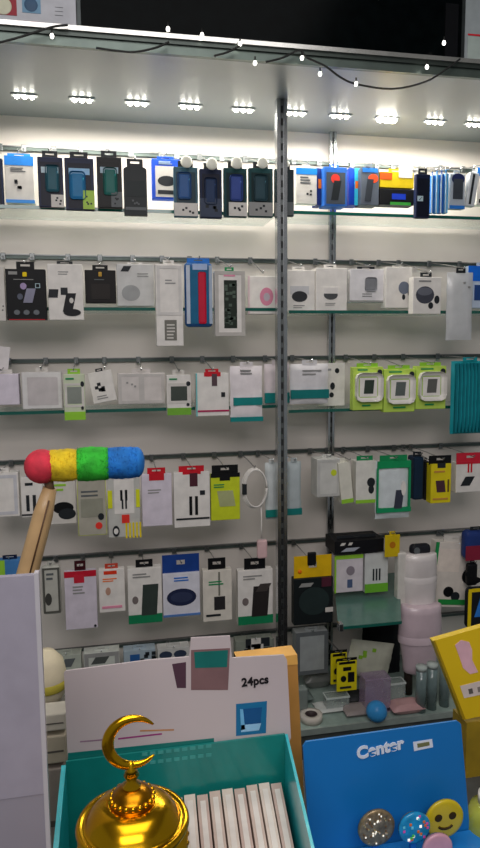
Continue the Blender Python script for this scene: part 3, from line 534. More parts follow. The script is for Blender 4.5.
# wrapped rolls
def roll(s, x0, y0, x1, y1, Y, c, name='wrapped_roll', tp=1.):
    a, b = aty(x0, (y0+y1)/2, Y), aty(x1, (y0+y1)/2, Y); t_, u_ = aty((x0+x1)/2, y0, Y), aty((x0+x1)/2, y1, Y)
    r = (b.x-a.x)/2; h = t_.z-u_.z
    o = empty(name, ((a.x+b.x)/2, Y+r*.6, u_.z), s, 'roll')
    prof = [(0, 0), (r*.9*tp, .001), (r*.98*tp, h*.02)]
    for k in range(9): prof.append((r*(1+random.uniform(-.05, .03))*(tp+(1-tp)*min(1, k/5)), h*(.08+.1*k)))
    prof += [(r*.96, h*.985), (r*.85, h), (0, h)]
    MB().lathe(prof, (0, 0, 0), mat(c, .35, noise=.08, scale=12, coat=.5), 24, sy=.6).build('wrapped_body', o)
    MB().lathe([(r*1.01, h*.46), (r*1.03, h*.48), (r*1.03, h*.56), (r*1.01, h*.58)], (0, 0, 0), mat(tuple(min(255, v+12) for v in c), .25, noise=.03, coat=.6), 24, sy=.6).build('label_band', o)
    return o
roll('white plastic wrapped roll above the pinkish roll, right bay', 408, 556, 441, 609, 1.79, (226, 218, 216))
roll('pinkish plastic wrapped roll hanging below the white roll', 405, 609, 447, 677, 1.76, (206, 186, 194), tp=.78)
# ---- ROW 6
pk(5, 'phone_holder_box', 'grey-white box with dark device picture low at left', 'box', 84, 652, 120, 690, .18, .04, (196, 200, 192), pr=[('q', .2, .08, .75, .3, (80, 84, 82)), ('f', .02, .02, .98, .98, 'grey'), ('l', .1, .5, .9, .7, 'grey', None, 2)])
pk(5, 'phone_holder_box', 'pale green-grey box with stripes behind the header card, far left', 'box', 52, 655, 82, 695, .16, .04, (176, 182, 170), pr=[('q', .3, .1, .8, .3, 'mid'), ('l', .1, .4, .9, .7, 'mid', None, 3)])
pk(5, 'phone_holder_box', 'grey box with blue stripe behind the header card, lowest row', 'box', 124, 650, 156, 690, .18, .04, (160, 176, 186), pr=[('r', .2, .1, .5, .5, (40, 90, 150), 'blue_stripe'), ('d', .5, .05, .95, .35, 'dark', 'small_print', 6)])
pk(5, 'phone_holder_box', 'pale box with dark goggles picture, lowest row', 'box', 158, 648, 190, 690, .2, .04, (196, 196, 192), pr=[('e', .05, .06, .45, .24, (50, 60, 80)), ('e', .5, .06, .9, .24, (50, 60, 80))])
pk(5, 'cable_package', 'clear pack of grey parts left of the front post, lowest row', 'pack', 236, 640, 274, 682, .2, .04, (130, 136, 126), pr=[('d', .1, .05, .9, .8, 'dark', 'loose_parts', 14), ('d', .1, .05, .9, .8, 'off', 'loose_parts', 12)])
pk(5, 'grey_carton', 'plain grey board box right of the front post, lowest row', 'box', 296, 632, 328, 674, .22, .04, (150, 156, 156), pr=[('f', 0, 0, 1, 1, 'mid', 'dark_rim')])
for j, (a, b, c, d, s) in enumerate(((331, 653, 347, 684, 'rear yellow hang tag with black text, behind its twin'), (337, 661, 357, 691, 'front yellow hang tag with black label and two round pictures'))):
    pk(5, 'yellow_hang_tag', s, 'tag', a, b, c, d, .25+.05*j, .006, (222, 208, 24), pr=[('r', .1, .02, .9, .1, 'black', 'black_strip'), ('r', .3, .2, .7, .32, 'black', 'black_label'), ('e', .18, .48, .46, .68, 'black', 'round_picture'), ('r', .54, .38, .86, .7, 'black', 'square_picture'), ('l', .15, .8, .9, .94, 'dark', None, 1)], tab=('black', 3, 1.), group='small yellow hang tags')
o, W, H = pk(5, 'white_glove_bag', 'crumpled white bag above the yellow hang tags', 'bag', 346, 644, 390, 680, .215, .04, (206, 208, 190), 'pouch', roll=12, hk=False, pr=[('d', .2, .1, .5, .4, 'lime', 'green_print', 4)])
pk(5, 'black_bag', 'tall black plastic bag standing under the deep glass ledge', 'bag', 364, 622, 402, 677, .13, .03, (16, 18, 22), 'pouch', hk=False)
p = aty(408, 690, D-.38)
p.x = aty(408, 690, D-.25).x
MB().tube([(0, 0, 0), (0, 0, .13)], .013, mat((44, 34, 28), .5), 12).build('dark_rod', None, (p.x, D-.25, ZB+.001))
tag(bpy.data.objects['dark_rod'], 'short dark brown rod below the pinkish roll', 'rod')
# ------------------------------------------------------------------ base cabinet

yb = atz(350, 724, ZB).y
bc = empty('base_cabinet', (0, yb, 0), 'grey base cabinet with glass top under the display wall', 'cabinet')
MB().box(XL, .01, .0, XR, D-.002-yb, ZB-.012, mat((84, 90, 88), .5, noise=.1)).build('cabinet_body', bc)
MB().box(XL, -.0, ZB-.012, XR, D-.002-yb, ZB, mat((150, 168, 160), .12, 0, noise=.08, coat=.6)).build('glass_top', bc)
MB().box(XL, -.005, ZB-.016, XR, 0, ZB+.002, mat((190, 205, 198), .15, .5)).build('front_edge', bc)
def onb(px, py): return atz(px, py, ZB)
# items on cabinet
q = onb(378, 713)
o = empty('gift_box', (q.x, q.y, ZB), 'small clear lavender box holding a light blue ball', 'box')
MB().box(-.04, 0, 0, .04, .05, .105, mat((170, 150, 175), .2, alpha=.5, noise=.02, coat=.4), bev=.003).build('clear_box', o)
MB().box(-.04, 0, 0, .04, .052, .012, K((150, 130, 150))).build('base_tray', o)
qq = onb(377, 722)
o = tag(MB().ball((0, 0, .026), .030, K((60, 150, 215), rough=.3), seg=24).build('blue_ball', None, (qq.x, qq.y+.004, ZB+.004)), 'light blue ball in front of the lavender box', 'ball')
for j, (px, py, w, h, c, s) in enumerate(((362, 718, .09, .02, (150, 140, 138), 'small pinkish grey pack at the front of the cabinet top'), (300, 706, .09, .03, (110, 124, 120), 'dull green-grey pack on the cabinet top behind the tape roll'), (320, 690, .09, .05, (120, 124, 120), 'grey crumpled pack lying on the cabinet left of the tags'), (352, 705, .12, .022, (54, 56, 58), 'flat dark pack on the glass cabinet top'), (410, 716, .1, .03, (190, 150, 150), 'low pinkish pack on the cabinet top behind the blue card'), (335, 714, .10, .014, (196, 200, 196), 'flat pale plastic pack on the cabinet top'))):
    q = onb(px, py); mb = MB(); grid_pillow(mb, -w/2, 0, w/2, .06, h, K(c, rough=.3))
    o = mb.build('flat_pack', None, (q.x, q.y, ZB+h*.5+.001), (math.radians(-90), 0, 0)); tag(o, s, 'pack'); o.location.z = ZB+h*1.02
for px, py, w, h, s in ((338, 712, .07, .045, 'clear plastic box lying under the yellow hang tags'), (396, 706, .06, .07, 'clear plastic box standing right of the light blue ball')):
    q = onb(px, py)
    o = empty('plastic_box', (q.x, max(q.y, yb+.005), ZB+.001), s, 'box')
    MB().box(-w/2, 0, 0, w/2, .035, h, mat((190, 205, 200), .15, alpha=.4, noise=.1, coat=.5), bev=.002).build('clear_shell', o)
    MB().box(-w/2-.001, -.001, h-.005, w/2+.001, .036, h, mat((210, 220, 216), .2, alpha=.8, noise=.05)).build('lid_rim', o)
q = onb(315, 727)
o = empty('tape_roll', (q.x, q.y+.036, ZB), 'small tape roll lying at the left of the cabinet top', 'tape')
MB().lathe([(.018, 0), (.032, 0), (.032, .02), (.018, .02), (.018, 0)], (0, 0, 0), K((196, 190, 180)), 28).build('tape_ring', o)
MB().lathe([(.014, .001), (.018, .001), (.018, .019), (.014, .019), (.014, .001)], (0, 0, 0), K((60, 50, 50)), 24).build('core', o)
pt = onb(300, 720)
o = tag(MB().box(-.03, 0, 0, .03, .03, .08, K((120, 130, 126)), bev=.004).build('grey_carton_box', None, (pt.x+.0, pt.y+.02, ZB)), 'dull grey box standing on the cabinet behind the kraft carton', 'box')
for j, px in enumerate((420, 432, 446)):
    q = aty(px, 728, yb+.02)
    o = empty('glass_tube', (q.x, yb+.02+.008*j, ZB), 'upright glass cylinder under the rolls, '+['left', 'middle', 'right'][j]+' of three', 'glass', 'glass cylinders on the cabinet')
    MB().lathe([(.0, 0), (.015, 0), (.0155, .13), (.0135, .13), (.013, .006), (0, .006)], (0, 0, 0), mat((120, 140, 140), .1, alpha=.75, noise=.1, coat=.5), 20).build('tube_wall', o)
    MB().lathe([(0, .128), (.0165, .128), (.0165, .14), (0, .14)], (0, 0, 0), K((170, 180, 176)), 20).build('cap', o)
# ------------------------------------------------------------------ counter
ZC = HC-.725
ct = empty('shop_counter', (0, .3, 0), 'dark grey shop counter carrying the foreground display boxes', 'counter')
MB().box(-.75, 0, ZC-.03, .95, .76, ZC, mat((70, 74, 76), .25, noise=.1, coat=.3), bev=.003).build('counter_top', ct)
MB().box(-.72, .03, 0, .92, .73, ZC-.03, mat((60, 60, 62), .5)).build('counter_body', ct)
# tall grey panel
p = aty(37.5, 574, .6)
gp = empty('acrylic_stand', (p.x, .6, ZC), 'tall blurred lilac-grey box standing at the left frame edge', 'stand')
hgt = p.z-ZC
MB().box(-.16, 0, 0, 0, .007, hgt, mat((150, 146, 158), .35, noise=.05, scale=6, coat=.2), bev=.003).build('front_panel', gp)
MB().box(-.003, -.001, 0, .001, .008, hgt+.001, mat((186, 184, 190), .25, noise=.02)).build('pale_edge', gp)
MB().box(-.16, -.0008, hgt*.60, -.003, 0, hgt*.999, mat((158, 154, 168), .35, noise=.04)).build('upper_sheet', gp)
# rainbow duster with tan handle
YD = .86
pa, pb = aty(44, 466, YD), aty(126, 465, YD)
du = empty('rainbow_duster', pa, 'fluffy red, yellow, green and blue striped duster head on a tan handle', 'duster')
def fuzz(x0, x1, r, c, name):
    mb = MB(); L_ = x1-x0; prof = []
    m = mat(c, .85, noise=.16, scale=60, bump=.6)
    i = mb._mi(m); n = 10; seg = 32; rings = []
    for k in range(n+1):
        u = k/n; rr = r*(.93+.07*math.sin(math.pi*u))*1.0
        rings.append([mb.bm.verts.new((x0+L_*u, (rr+random.uniform(-.0009, .0009))*math.cos(2*math.pi*j/seg), (rr+random.uniform(-.0009, .0009))*math.sin(2*math.pi*j/seg))) for j in range(seg)])
    for k in range(n):
        for j in range(seg):
            f = mb.bm.faces.new([rings[k][j], rings[k][(j+1) % seg], rings[k+1][(j+1) % seg], rings[k+1][j]]); f.material_index = i; f.smooth = True
    for rg in (rings[0], rings[-1]): f = mb.bm.faces.new(rg); f.material_index = i
    for k in range(1500):
        a = random.uniform(0, 6.283); x = random.uniform(x0, x1); d = Vector((0, math.cos(a), math.sin(a))); tt = Vector((0, -math.sin(a), math.cos(a)))
        p = Vector((x, 0, 0))+d*r*.96; e = random.uniform(.0012, .0038)
        tip = p+d*e+Vector((random.uniform(-.0015, .0015), 0, 0))+tt*random.uniform(-.0015, .0015)
        mb.bm.faces.new([mb.bm.verts.new(p-tt*.0005), mb.bm.verts.new(p+tt*.0005), mb.bm.verts.new(tip)]).material_index = i
    return mb.build(name, du)
Ld = (pb-pa).x
fuzz(.006, Ld*.42, .0205, (226, 196, 30), 'yellow_band'); fuzz(Ld*.40, Ld*.78, .0218, (50, 190, 50), 'green_band'); fuzz(Ld*.76, Ld*1.14, .0205, (26, 120, 205), 'blue_band')
MB().ball((Ld*1.14, 0, 0), .0198, mat((26, 120, 205), .85, noise=.16, scale=60, bump=.6), sx=.5).build('blue_tip', du)
MB().ball((-.0025, -.002, .0), .0218, mat((215, 50, 70), .8, noise=.14, scale=60, bump=.5), seg=24).build('red_tip', du)
h0 = aty(50, 488, YD)-pa; h1 = aty(27, 575, YD)-pa
hd = (h1-h0); h2 = h0+hd*((ZC+.002-pa.z-h0.z)/hd.z)
MB().tube([h0, h0+hd*.3, h1, h2], [.0085, .0125, .0135, .012], mat((192, 158, 112), .5, noise=.1, scale=20, coat=.2), 16).build('tan_handle', du)
MB().tube([h0+Vector((.0, 0, -.004)), Vector((.004, 0, -.012))], .006, mat((110, 84, 60), .5), 10).build('neck', du)
off = Vector((.003, -.0122, 0)); MB().tube([h0+hd*.12+off, h1+off*1.12], .0011, mat((90, 62, 38), .6), 6).build('seam_line', du)
# ---- teal display box
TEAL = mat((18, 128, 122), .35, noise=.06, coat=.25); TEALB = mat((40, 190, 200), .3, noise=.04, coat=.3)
YB = .80
ZT = aty(176, 748, YB).z
bl = aty(66, 766, YB); br = aty(285, 740, YB)
fl_ = atz(57, 860, ZT); fr_ = atz(314, 860, ZT)
fl_.z = fr_.z = ZT
tb = empty('teal_display_box', (0, 0, ZC), 'open teal cardboard display box with raised white header card marked 24pcs', 'display box')
def P(v, z): return Vector((v.x, v.y, z-ZC))
blx, brx = Vector((bl.x, YB, 0)), Vector((br.x, YB, 0))
yf = min(fl_.y, fr_.y)
flx, frx = Vector((fl_.x, yf, 0)), Vector((fr_.x, yf, 0))
MB().poly([P(blx, ZC+.002), P(brx, ZC+.002), P(brx, ZT), P(blx, ZT)], (0, .003, 0), TEAL).build('back_wall', tb)
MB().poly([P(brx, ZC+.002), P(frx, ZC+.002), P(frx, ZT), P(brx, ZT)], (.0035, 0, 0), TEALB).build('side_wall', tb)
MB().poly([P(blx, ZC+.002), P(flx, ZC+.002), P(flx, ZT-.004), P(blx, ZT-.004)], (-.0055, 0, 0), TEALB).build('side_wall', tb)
MB().poly([P(flx, ZC+.002), P(frx, ZC+.002), P(frx, ZT-.03), P(flx, ZT-.03)], (0, -.003, 0), TEAL).build('front_wall', tb)
MB().poly([P(blx, ZC), P(brx, ZC), P(frx, ZC), P(flx, ZC)], (0, 0, .003), TEAL).build('floor_panel', tb)
# header card (behind the box's back wall, rises above)
HM = mat((196, 184, 186), .4, noise=.03, scale=4, coat=.2)
YH = YB+.004
def hp(px, py, dy=0): v = aty(px, py, YH); return Vector((v.x, YH+dy, v.z-ZC))
top = [(64, 673), (66, 671), (150, 660), (189, 657), (191, 638), (230, 636), (232, 658), (284, 655), (287, 660)]
outl = [hp(*t) for t in top] + [hp(291, 738), Vector((brx.x, YH, ZT-ZC-.03)), Vector((blx.x, YH, ZT-ZC-.03)), hp(68, 764)]
MB().poly(outl, (0, .0025, 0), HM).build('header_card', tb)
def hq(pts, m, name, k=1):
    return MB().poly([hp(a, b, -.0002*k) for a, b in pts], (0, .0002*k-.0, 0), m).build(name, tb)
hq([(68, 753), (214, 738), (214, 745), (283, 741), (284, 760), (67, 786)], mat((16, 116, 110), .35, noise=.04), 'teal_band', 1)
hq([(191, 650), (230, 648), (228, 690), (191, 690)], K((128, 98, 100)), 'product_picture', 1)
hq([(194, 652), (228, 650), (227, 667), (195, 668)], K((26, 110, 104)), 'teal_picture', 2)
hq([(172, 664), (186, 662), (186, 688), (177, 688)], K((84, 58, 72)), 'phone_picture', 1)
hq([(236, 704), (267, 701), (266, 733), (236, 736)], K((30, 112, 160)), 'blue_picture', 1)
hq([(241, 709), (262, 707), (260, 730), (241, 731)], K((26, 84, 140)), 'sponge_picture', 2)
hq([(241, 725), (261, 723), (259, 730), (241, 732)], K((150, 200, 235)), 'white_corner_picture', 3)
hq([(240, 709), (243, 709), (245, 729), (241, 730)], K((110, 180, 225)), 'white_edge_picture', 3)
hq([(80, 741), (104, 739), (104, 740.4), (80, 742.4)], K((150, 120, 140)), 'printed_line', 1)
hq([(118, 738), (162, 733), (162, 734.6), (118, 739.6)], K((150, 60, 120)), 'printed_line', 1)
hq([(140, 730), (174, 729), (174, 730.6), (140, 731.6)], K((180, 130, 90)), 'printed_line', 1)
mb = MB()
def wp(px, py): v = aty(px, py, YB-.0006); return Vector((v.x, YB-.0006, v.z-ZC))
for yy in (753, 762):
    for a in range(142, 208, 8):
        t_ = (a-142)*.13
        mb.poly([wp(a, yy-t_+3.4), wp(a+5.5, yy-t_+2.8), wp(a+5.5, yy-t_-.4), wp(a, yy-t_)], (0, .0005, 0), K((70, 156, 150)))
mb.build('pale_print', tb)
v = hp(255, 681); textmesh('24pcs', .0125*1.25, K((30, 26, 30)), 'lettering', tb, (v.x, v.y-.0006, v.z), (math.radians(90), math.radians(-2), 0), bold=.0004)
# rows of white packets
npk = 9
for k in range(npk):
    h = ZT-ZC-.062-random.uniform(0, .005)
    c = [(214, 192, 178), (228, 212, 198), (206, 182, 170)][k % 3]
    def pp(u, w, z): x_ = (blx.x*(1-u)+brx.x*u)*(1-w)+(flx.x*(1-u)+frx.x*u)*w; return Vector((x_, YB*(1-w)+yf*w, z))
    ua, ub = .46+.052*k*1.12, .46+.052*(k+.86)*1.12
    mb = MB(); mb.poly([pp(ua, .04, 0), pp(ub, .04, 0), pp(ub, .93, 0), pp(ua, .93, 0)], (0, 0, h), K(c))
    um = ua+(ub-ua)*.25; un = ub-(ub-ua)*.25
    mb.poly([pp(um, .1, h), pp(un, .1, h), pp(un, .86, h), pp(um, .86, h)], (0, 0, .0012), K((238, 228, 218)))
    org = pp((ua+ub)/2, .5, 0)
    for v_ in mb.bm.verts: v_.co -= Vector((org.x, org.y, 0))
    ob = mb.build('foil_packet', None, (org.x, org.y, ZC+.0035))
    tag(ob, 'long cream packet lying edge up in the teal display box', 'packet', 'cream packets packed in the teal box')
# ---- kraft box behind
YK = .90
kb = empty('kraft_carton', (0, 0, ZC), 'orange-brown cardboard carton standing behind the white header card', 'carton')
a, b, c = aty(238, 662, YK), aty(297, 655, YK), aty(303, 760, YK)
KM = mat((196, 140, 66), .6, noise=.08, scale=15)
MB().poly([Vector((a.x, YK, 0)), Vector((c.x+.004, YK, 0)), Vector((b.x, YK, b.z-ZC)), Vector((a.x, YK, a.z-ZC))], (0, .03, 0), KM).build('carton_body', kb)
MB().poly([Vector((a.x, YK-.001, a.z-ZC-.010)), Vector((b.x+.001, YK-.001, b.z-ZC-.014)), Vector((b.x, YK-.001, b.z-ZC+.001)), Vector((a.x, YK-.001, a.z-ZC+.001))], (0, .032, 0), mat((236, 178, 88), .55, noise=.06)).build('folded_lip', kb)
# ---- gold burner with crescent
GOLD = mat((235, 176, 28), .2, 1., noise=.08, scale=25); GOLD2 = mat((190, 128, 20), .28, 1., noise=.25, scale=70, bump=.3)
YG = .53
gc = aty(133, 822, YG); R_ = 55/665*gc.y/math.cos(0)
R_ = (aty(189, 822, YG).x-aty(78, 822, YG).x)/2
gb = empty('gold_incense_burner', (gc.x, YG, ZC), 'shiny gold lidded bowl topped by a crescent moon', 'incense burner')
zr = gc.z-ZC
MB().lathe([(0, 0), (R_*.7, 0), (R_*.72, .008), (R_*.35, .02), (R_*.2, .04), (R_*.3, zr*.35), (R_*.75, zr*.55), (R_*.98, zr*.8), (R_*1.0, zr-.004), (R_*.9, zr-.003), (0, zr-.006)], (0, 0, 0), GOLD, 56).build('bowl', gb)
mb = MB(); mb.lathe([(R_*1.0, zr-.003), (R_*1.03, zr), (R_*1.0, zr+.003), (R_*.93, zr+.003), (R_*.9, zr+.0015), (R_*.84, zr+.004), (R_*.8, zr+.008), (R_*.66, zr+.015), (R_*.45, zr+.0195), (R_*.38, zr+.019)], (0, 0, 0), GOLD, 56)
mb.lathe([(R_*.38, zr+.018), (R_*.39, zr+.024), (R_*.35, zr+.027), (R_*.22, zr+.031), (0.0, zr+.034)], (0, 0, 0), GOLD2, 56)
lid = mb.build('lid', gb)
mb = MB()
for j in range(20):
    a = 2*math.pi*j/20; mb.ball((R_*.38*math.cos(a), R_*.38*math.sin(a), zr+.024), .0023, GOLD, seg=8)
mb.build('beaded_ring', gb)
mb = MB()
for j in range(26):
    a = 2*math.pi*j/26; mb.ball((R_*.98*math.cos(a), R_*.98*math.sin(a), zr-.018), .0024, GOLD, seg=8)
for j in range(16):
    a = 2*math.pi*j/16; mb.ball((R_*.93*math.cos(a), R_*.93*math.sin(a), zr-.03), .003, GOLD2, seg=8)
mb.build('beaded_trim', gb)
zc = aty(133, 742, YG).z-ZC; xc = aty(125.5, 742, YG).x-gc.x
zs = aty(130, 774, YG).z-ZC
xs = aty(131, 774, YG).x-gc.x
MB().lathe([(0, zr+.030), (.0075, zr+.031), (.008, zr+.034), (.004, zr+.038), (.0065, zr+.043), (.004, zr+.047), (.0055, (zs+zr+.04)/2+.004), (.0035, zs+.004), (.003, zs+.010), (0, zs+.012)], (xs*.5, 0, 0), GOLD, 24).build('stem', gb)
# crescent: fat ring with varying thickness
mb = MB(); i = mb._mi(GOLD); ro = 29*(gc-CAMP).dot(fw)/F*.98
rings = []
n = 44; seg = 14
th0, th1 = math.radians(36), math.radians(324)
for k in range(n+1):
    u = k/n; a = th0+(th1-th0)*u
    wdt = ro*(.035+.175*math.sin(math.pi*u)**.75)        # half width of the moon
    rc = ro-wdt
    cx, cz = rc*math.cos(a), rc*math.sin(a)
    ring = []
    for j in range(seg):
        p = 2*math.pi*j/seg
        ring.append(mb.bm.verts.new((xc+.0045+cx+wdt*math.cos(p)*math.cos(a), wdt*.75*math.sin(p), zc+cz+wdt*math.cos(p)*math.sin(a))))
    rings.append(ring)
for k in range(n):
    for j in range(seg):
        f = mb.bm.faces.new([rings[k][j], rings[k][(j+1) % seg], rings[k+1][(j+1) % seg], rings[k+1][j]]); f.material_index = i; f.smooth = True
for rg in (rings[0], rings[-1]): mb.bm.faces.new(rg).material_index = i
mb.build('crescent', gb)
# ---- blue display
BLUE = mat((22, 118, 190), .4, noise=.05, scale=5, coat=.15)
YU = .80
bd = empty('blue_display_box', (0, 0, ZC), 'bright blue display box with tall back card and white outlined lettering', 'display box')
def bp(px, py, dy=0): v = aty(px, py, YU); return Vector((v.x, YU+dy, v.z-ZC))
tl, tr_ = bp(304, 744), bp(459, 722)
pts = [bp(303, 747), bp(306, 742), bp(457, 721), bp(461, 724)]
brp = bp(471, 800); blp = bp(312, 800)
MB().poly(pts+[Vector((brp.x+.004, YU, 0)), Vector((blp.x, YU, 0))], (0, .003, 0), BLUE).build('back_card', bd)
zt2 = aty(468, 829, YU).z
yy0 = .62
xa2, xb2 = blp.x-.0, brp.x+.012
MB().box(xa2, yy0, 0, xb2, YU-.001, zt2-ZC, mat((30, 128, 205), .4, noise=.05, coat=.15), bev=.0015).build('tray', bd)
v = bp(380, 748.5); ang = math.radians(-8)
WH = mat((226, 230, 240), .4, noise=.02); WM = mat((150, 190, 225), .4, noise=.02)
# plaque blocks behind letters then letters
textmesh('Center', .0235, WH, 'lettering', bd, (v.x, YU-.0006, v.z), (math.radians(90), math.radians(-6), 0), bold=.0010)
MB().poly([bp(413, 742, -.0004), bp(432, 739, -.0004), bp(433, 747, -.0004), bp(414, 751, -.0004)], (0, .0004, 0), WH).build('white_badge', bd)
MB().poly([bp(417, 743.5, -.0008), bp(429, 741.5, -.0008), bp(429.5, 745, -.0008), bp(417.5, 747.5, -.0008)], (0, .0004, 0), K((120, 120, 80))).build('badge_print', bd)
# round phone grips on the tray
def grip(px, py, rpx, Y, c, s, face=None, gl=None, up=0):
    v = aty(px, py, Y); r = rpx*1.08*(v-CAMP).dot(fw)/F
    o = empty('phone_grip', (v.x, Y, zt2+.0005), s, 'phone grip', 'round phone grips in the blue display box')
    cz = max(v.z-zt2, r*.9)
    def disc(rad, y0, y1, m, dome=0, n='disc'):
        mb = MB(); i = mb._mi(m); seg = 36
        prof = [(0.0001, y0-dome), (rad*.5, y0-dome*.8), (rad*.85, y0-dome*.3), (rad*.97, y0), (rad, y0+.0012), (rad, y1), (0.0001, y1)]
        rings = [[mb.bm.verts.new((a*math.cos(2*math.pi*j/seg), b, cz+a*math.sin(2*math.pi*j/seg))) for j in range(seg)] for a, b in prof]
        for k in range(len(rings)-1):
            for j in range(seg):
                f = mb.bm.faces.new([rings[k][j], rings[k][(j+1) % seg], rings[k+1][(j+1) % seg], rings[k+1][j]]); f.material_index = i; f.smooth = True
        return mb.build(n, o)
    disc(r, 0, .004, c, .002, 'cap')
    disc(r*.45, .004, .008, K('mid'), 0, 'collapsible_neck'); disc(r*.8, .008, .010, K('mid'), 0, 'base_disc')
    MB().box(-.004, .003, 0, .004, .008, cz-r*.85, K('blue')).build('stand_peg', o)
    if face == 'smile':
        dk = K((60, 44, 10))
        MB().ball((-r*.38, -.0018, cz+r*.18), r*.2, dk, sy=.12).ball((r*.36, -.0018, cz+r*.2), r*.2, dk, sy=.12).build('eyes', o)
        MB().tube([(r*.36*math.cos(a), -.0016, cz-r*.22-r*.2*math.sin(a)) for a in [math.pi*(.08+.84*j/8) for j in range(9)]], r*.07, dk, 6).build('mouth', o)
    if gl:
        mb = MB()
        for j in range(gl[0]):
            a = random.uniform(0, 6.28); rr = r*.85*math.sqrt(random.random())
            cc = random.choice(gl[1]); z_ = cz+rr*math.sin(a); x_ = rr*math.cos(a); e = r*gl[2]
            mb.box(x_-e, -.0030+.002*(rr/r)**2, z_-e, x_+e, -.0012, z_+e, cc)
        mb.build('glitter', o)
    return o
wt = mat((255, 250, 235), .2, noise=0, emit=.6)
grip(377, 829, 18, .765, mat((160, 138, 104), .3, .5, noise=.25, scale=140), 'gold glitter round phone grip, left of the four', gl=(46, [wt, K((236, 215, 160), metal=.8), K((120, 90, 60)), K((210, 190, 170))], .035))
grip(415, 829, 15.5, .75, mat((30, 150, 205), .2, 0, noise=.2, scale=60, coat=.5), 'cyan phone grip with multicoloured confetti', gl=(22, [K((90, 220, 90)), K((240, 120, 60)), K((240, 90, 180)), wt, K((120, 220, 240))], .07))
grip(445, 820, 19, .77, mat((206, 182, 24), .35, noise=.05, coat=.3), 'yellow smiling face phone grip at the right of the display', 'smile')
grip(438, 850, 15, .735, mat((214, 160, 176), .3, noise=.08, coat=.3), 'pink phone grip in front of the smiling face one')
# ---- yellow package right
YY = .95
yp = empty('yellow_carton', (0, 0, ZC), 'large tilted yellow carton with pink figure and white label at right', 'carton')
def yq(px, py, dy=0): v = aty(px, py, YY); return Vector((v.x, YY+dy, v.z-ZC))
YM = mat((226, 190, 18), .4, noise=.05, scale=6, coat=.2)
MB().poly([yq(433, 641), yq(500, 622), yq(522, 708), yq(463, 720)], (0, .012, 0), YM).build('carton_body', yp)
MB().poly([yq(433, 641, -.0006), yq(435, 640.4, -.0006), yq(465.5, 719, -.0006), yq(463, 720, -.0006)], (0, .0006, 0), K((160, 130, 20))).build('folded_edge', yp)
MB().poly([yq(*p_, -.0006) for p_ in ((455, 645), (461, 640), (469, 642), (472, 650), (472, 660), (478, 672), (470, 674), (463, 668), (459, 656))], (0, .0006, 0), K((226, 180, 190))).build('pink_figure', yp)
MB().poly([yq(*p_, -.0006) for p_ in ((460, 686), (500, 676), (503, 690), (464, 698))], (0, .0006, 0), K((220, 205, 196))).build('white_label', yp)
MB().poly([yq(*p_, -.001) for p_ in ((468, 689), (472, 688), (473, 693), (469, 694))], (0, .0006, 0), K((100, 96, 90))).build('label_print', yp)
MB().poly([yq(*p_, -.001) for p_ in ((477, 687), (490, 684), (491, 689), (478, 692))], (0, .0006, 0), K((140, 130, 120))).build('label_print', yp)
# supporting box under the yellow carton
sp0 = yq(466, 722); 
MB().box(sp0.x+.003, YY+.002, 0, sp0.x+.13, YY+.048, sp0.z-.004, mat((150, 124, 24), .5, noise=.1)).build('carton_foot', yp)
# jar at bottom right
q = aty(484, 790, .80)
jr = empty('candy_jar', (q.x+.012, .80, ZC), 'round greenish jar with pale cap at the lower right edge', 'jar')
MB().lathe([(0, 0), (.028, .0), (.034, .01), (.034, .05), (.028, .066), (.016, .072)], (0, 0, 0), mat((176, 182, 70), .15, noise=.15, scale=20, coat=.5), 32).build('jar_body', jr)
MB().lathe([(0.0, .072), (.018, .072), (.018, .086), (0, .088)], (0, 0, 0), K('white'), 24).build('cap', jr)
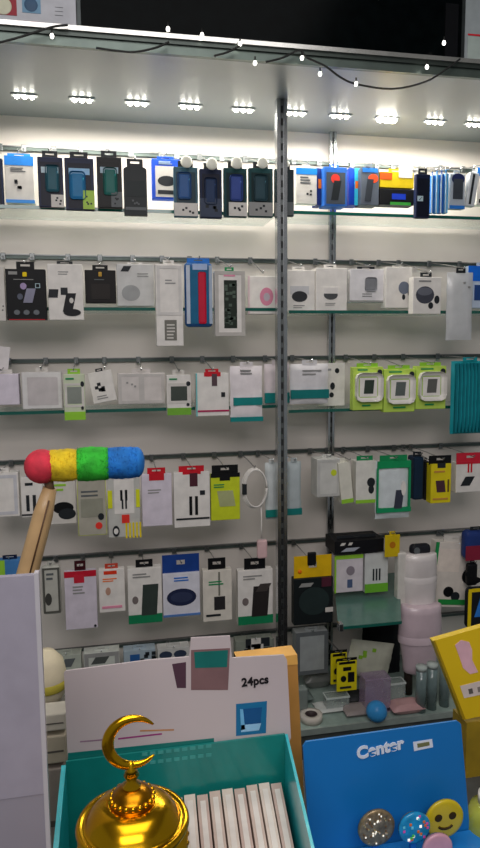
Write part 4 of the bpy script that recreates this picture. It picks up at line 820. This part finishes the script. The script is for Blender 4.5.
# ---- left lower things between grey panel and teal box
p = aty(52, 676, 1.15)
cb = empty('cream_pouf', (p.x-.01, 1.15, ZB), 'rounded cream package with yellow label on a grey pillar at left', 'package')
hb = p.z-ZB
def cx_(z): return z
MB().lathe([(0, hb-.052), (.018, hb-.05), (.032, hb-.03), (.036, hb), (.03, hb+.03), (.016, hb+.046), (0, hb+.05)], (0, 0, 0), K((218, 206, 176)), 28).build('rounded_body', cb)
MB().lathe([(.0355, hb-.018), (.0372, hb-.016), (.0372, hb-.004), (.036, hb-.002)], (0, 0, 0), K((190, 176, 70)), 28).build('yellow_band', cb)
MB().box(-.03, -.02, 0-ZB, .03, .02, hb-.049, mat((120, 118, 110), .5)).build('grey_pillar', cb)
for j, (x0, y0, x1, y1, c, s) in enumerate(((45, 712, 66, 733, (196, 190, 176), 'beige box topmost of the stack left of the teal display box'), (44, 734, 66, 766, (178, 168, 148), 'brownish beige box in the middle of the stack left of the teal box'), (44, 767, 64, 806, (150, 140, 130), 'dull taupe box lowest of the stack left of the teal box'))):
    Yx = .93 if j < 3 else .9
    a = aty(x0-6, y1, .9); b = aty(x1, y0, .9)
    zlo = a.z if j < 2 else ZC
    MBo = MB().box(0, 0, 0, b.x-a.x, .035, b.z-zlo-.0015, K(c), bev=.002)
    MBo.box(.004, -.0006, (b.z-zlo)*.4, b.x-a.x-.004, .0, (b.z-zlo)*.46, K((90, 86, 80)))
    o = MBo.build('small_carton', None, (a.x, .9, zlo)); tag(o, s, 'box', 'small cartons stacked left of the teal box')
# little pinkish bottle in front of the stack
q = aty(49, 800, .66)
o = empty('small_bottle', (q.x-.002, .66, ZC), 'small clear pinkish bottle between the grey panel and teal box', 'bottle')
MB().lathe([(0, 0), (.009, 0), (.010, .004), (.010, .06), (.005, .072), (.004, .08), (0, .08)], (0, 0, 0), mat((200, 170, 170), .15, alpha=.8, noise=.05, coat=.5), 20).build('bottle_body', o)
MB().lathe([(0, .08), (.0055, .08), (.0055, .1), (0, .1)], (0, 0, 0), K((226, 190, 190)), 16).build('cap', o)
# ------------------------------------------------------------------ lighting
def area(loc, rot, sx, sy, e, col, name):
    L = bpy.data.lights.new(name, 'AREA'); L.shape = 'RECTANGLE'; L.size = sx; L.size_y = sy; L.energy = e; L.color = col
    o = bpy.data.objects.new(name, L); COL.objects.link(o); o.location = loc; o.rotation_euler = [math.radians(a) for a in rot]
    return o
area((.1, .2, 2.9), (0, 0, 0), 1.6, 1.0, 14, (1, .96, .95), 'ceiling_fill')  # unseen fill area below the ceiling, added to brighten the scene
area((-.2, -.9, 2.6), (48, 0, 0), 1.6, .7, 25, (1, .93, .93), 'room_fill')  # unseen soft fill behind the camera, added for room ambience
wd = bpy.data.worlds.new('world'); SC.world = wd; wd.use_nodes = True
bg = wd.node_tree.nodes['Background']; bg.inputs[0].default_value = (.75, .8, .82, 1); bg.inputs[1].default_value = .2
SC.view_settings.view_transform = 'Standard'; SC.view_settings.look = 'None'; SC.view_settings.exposure = 0
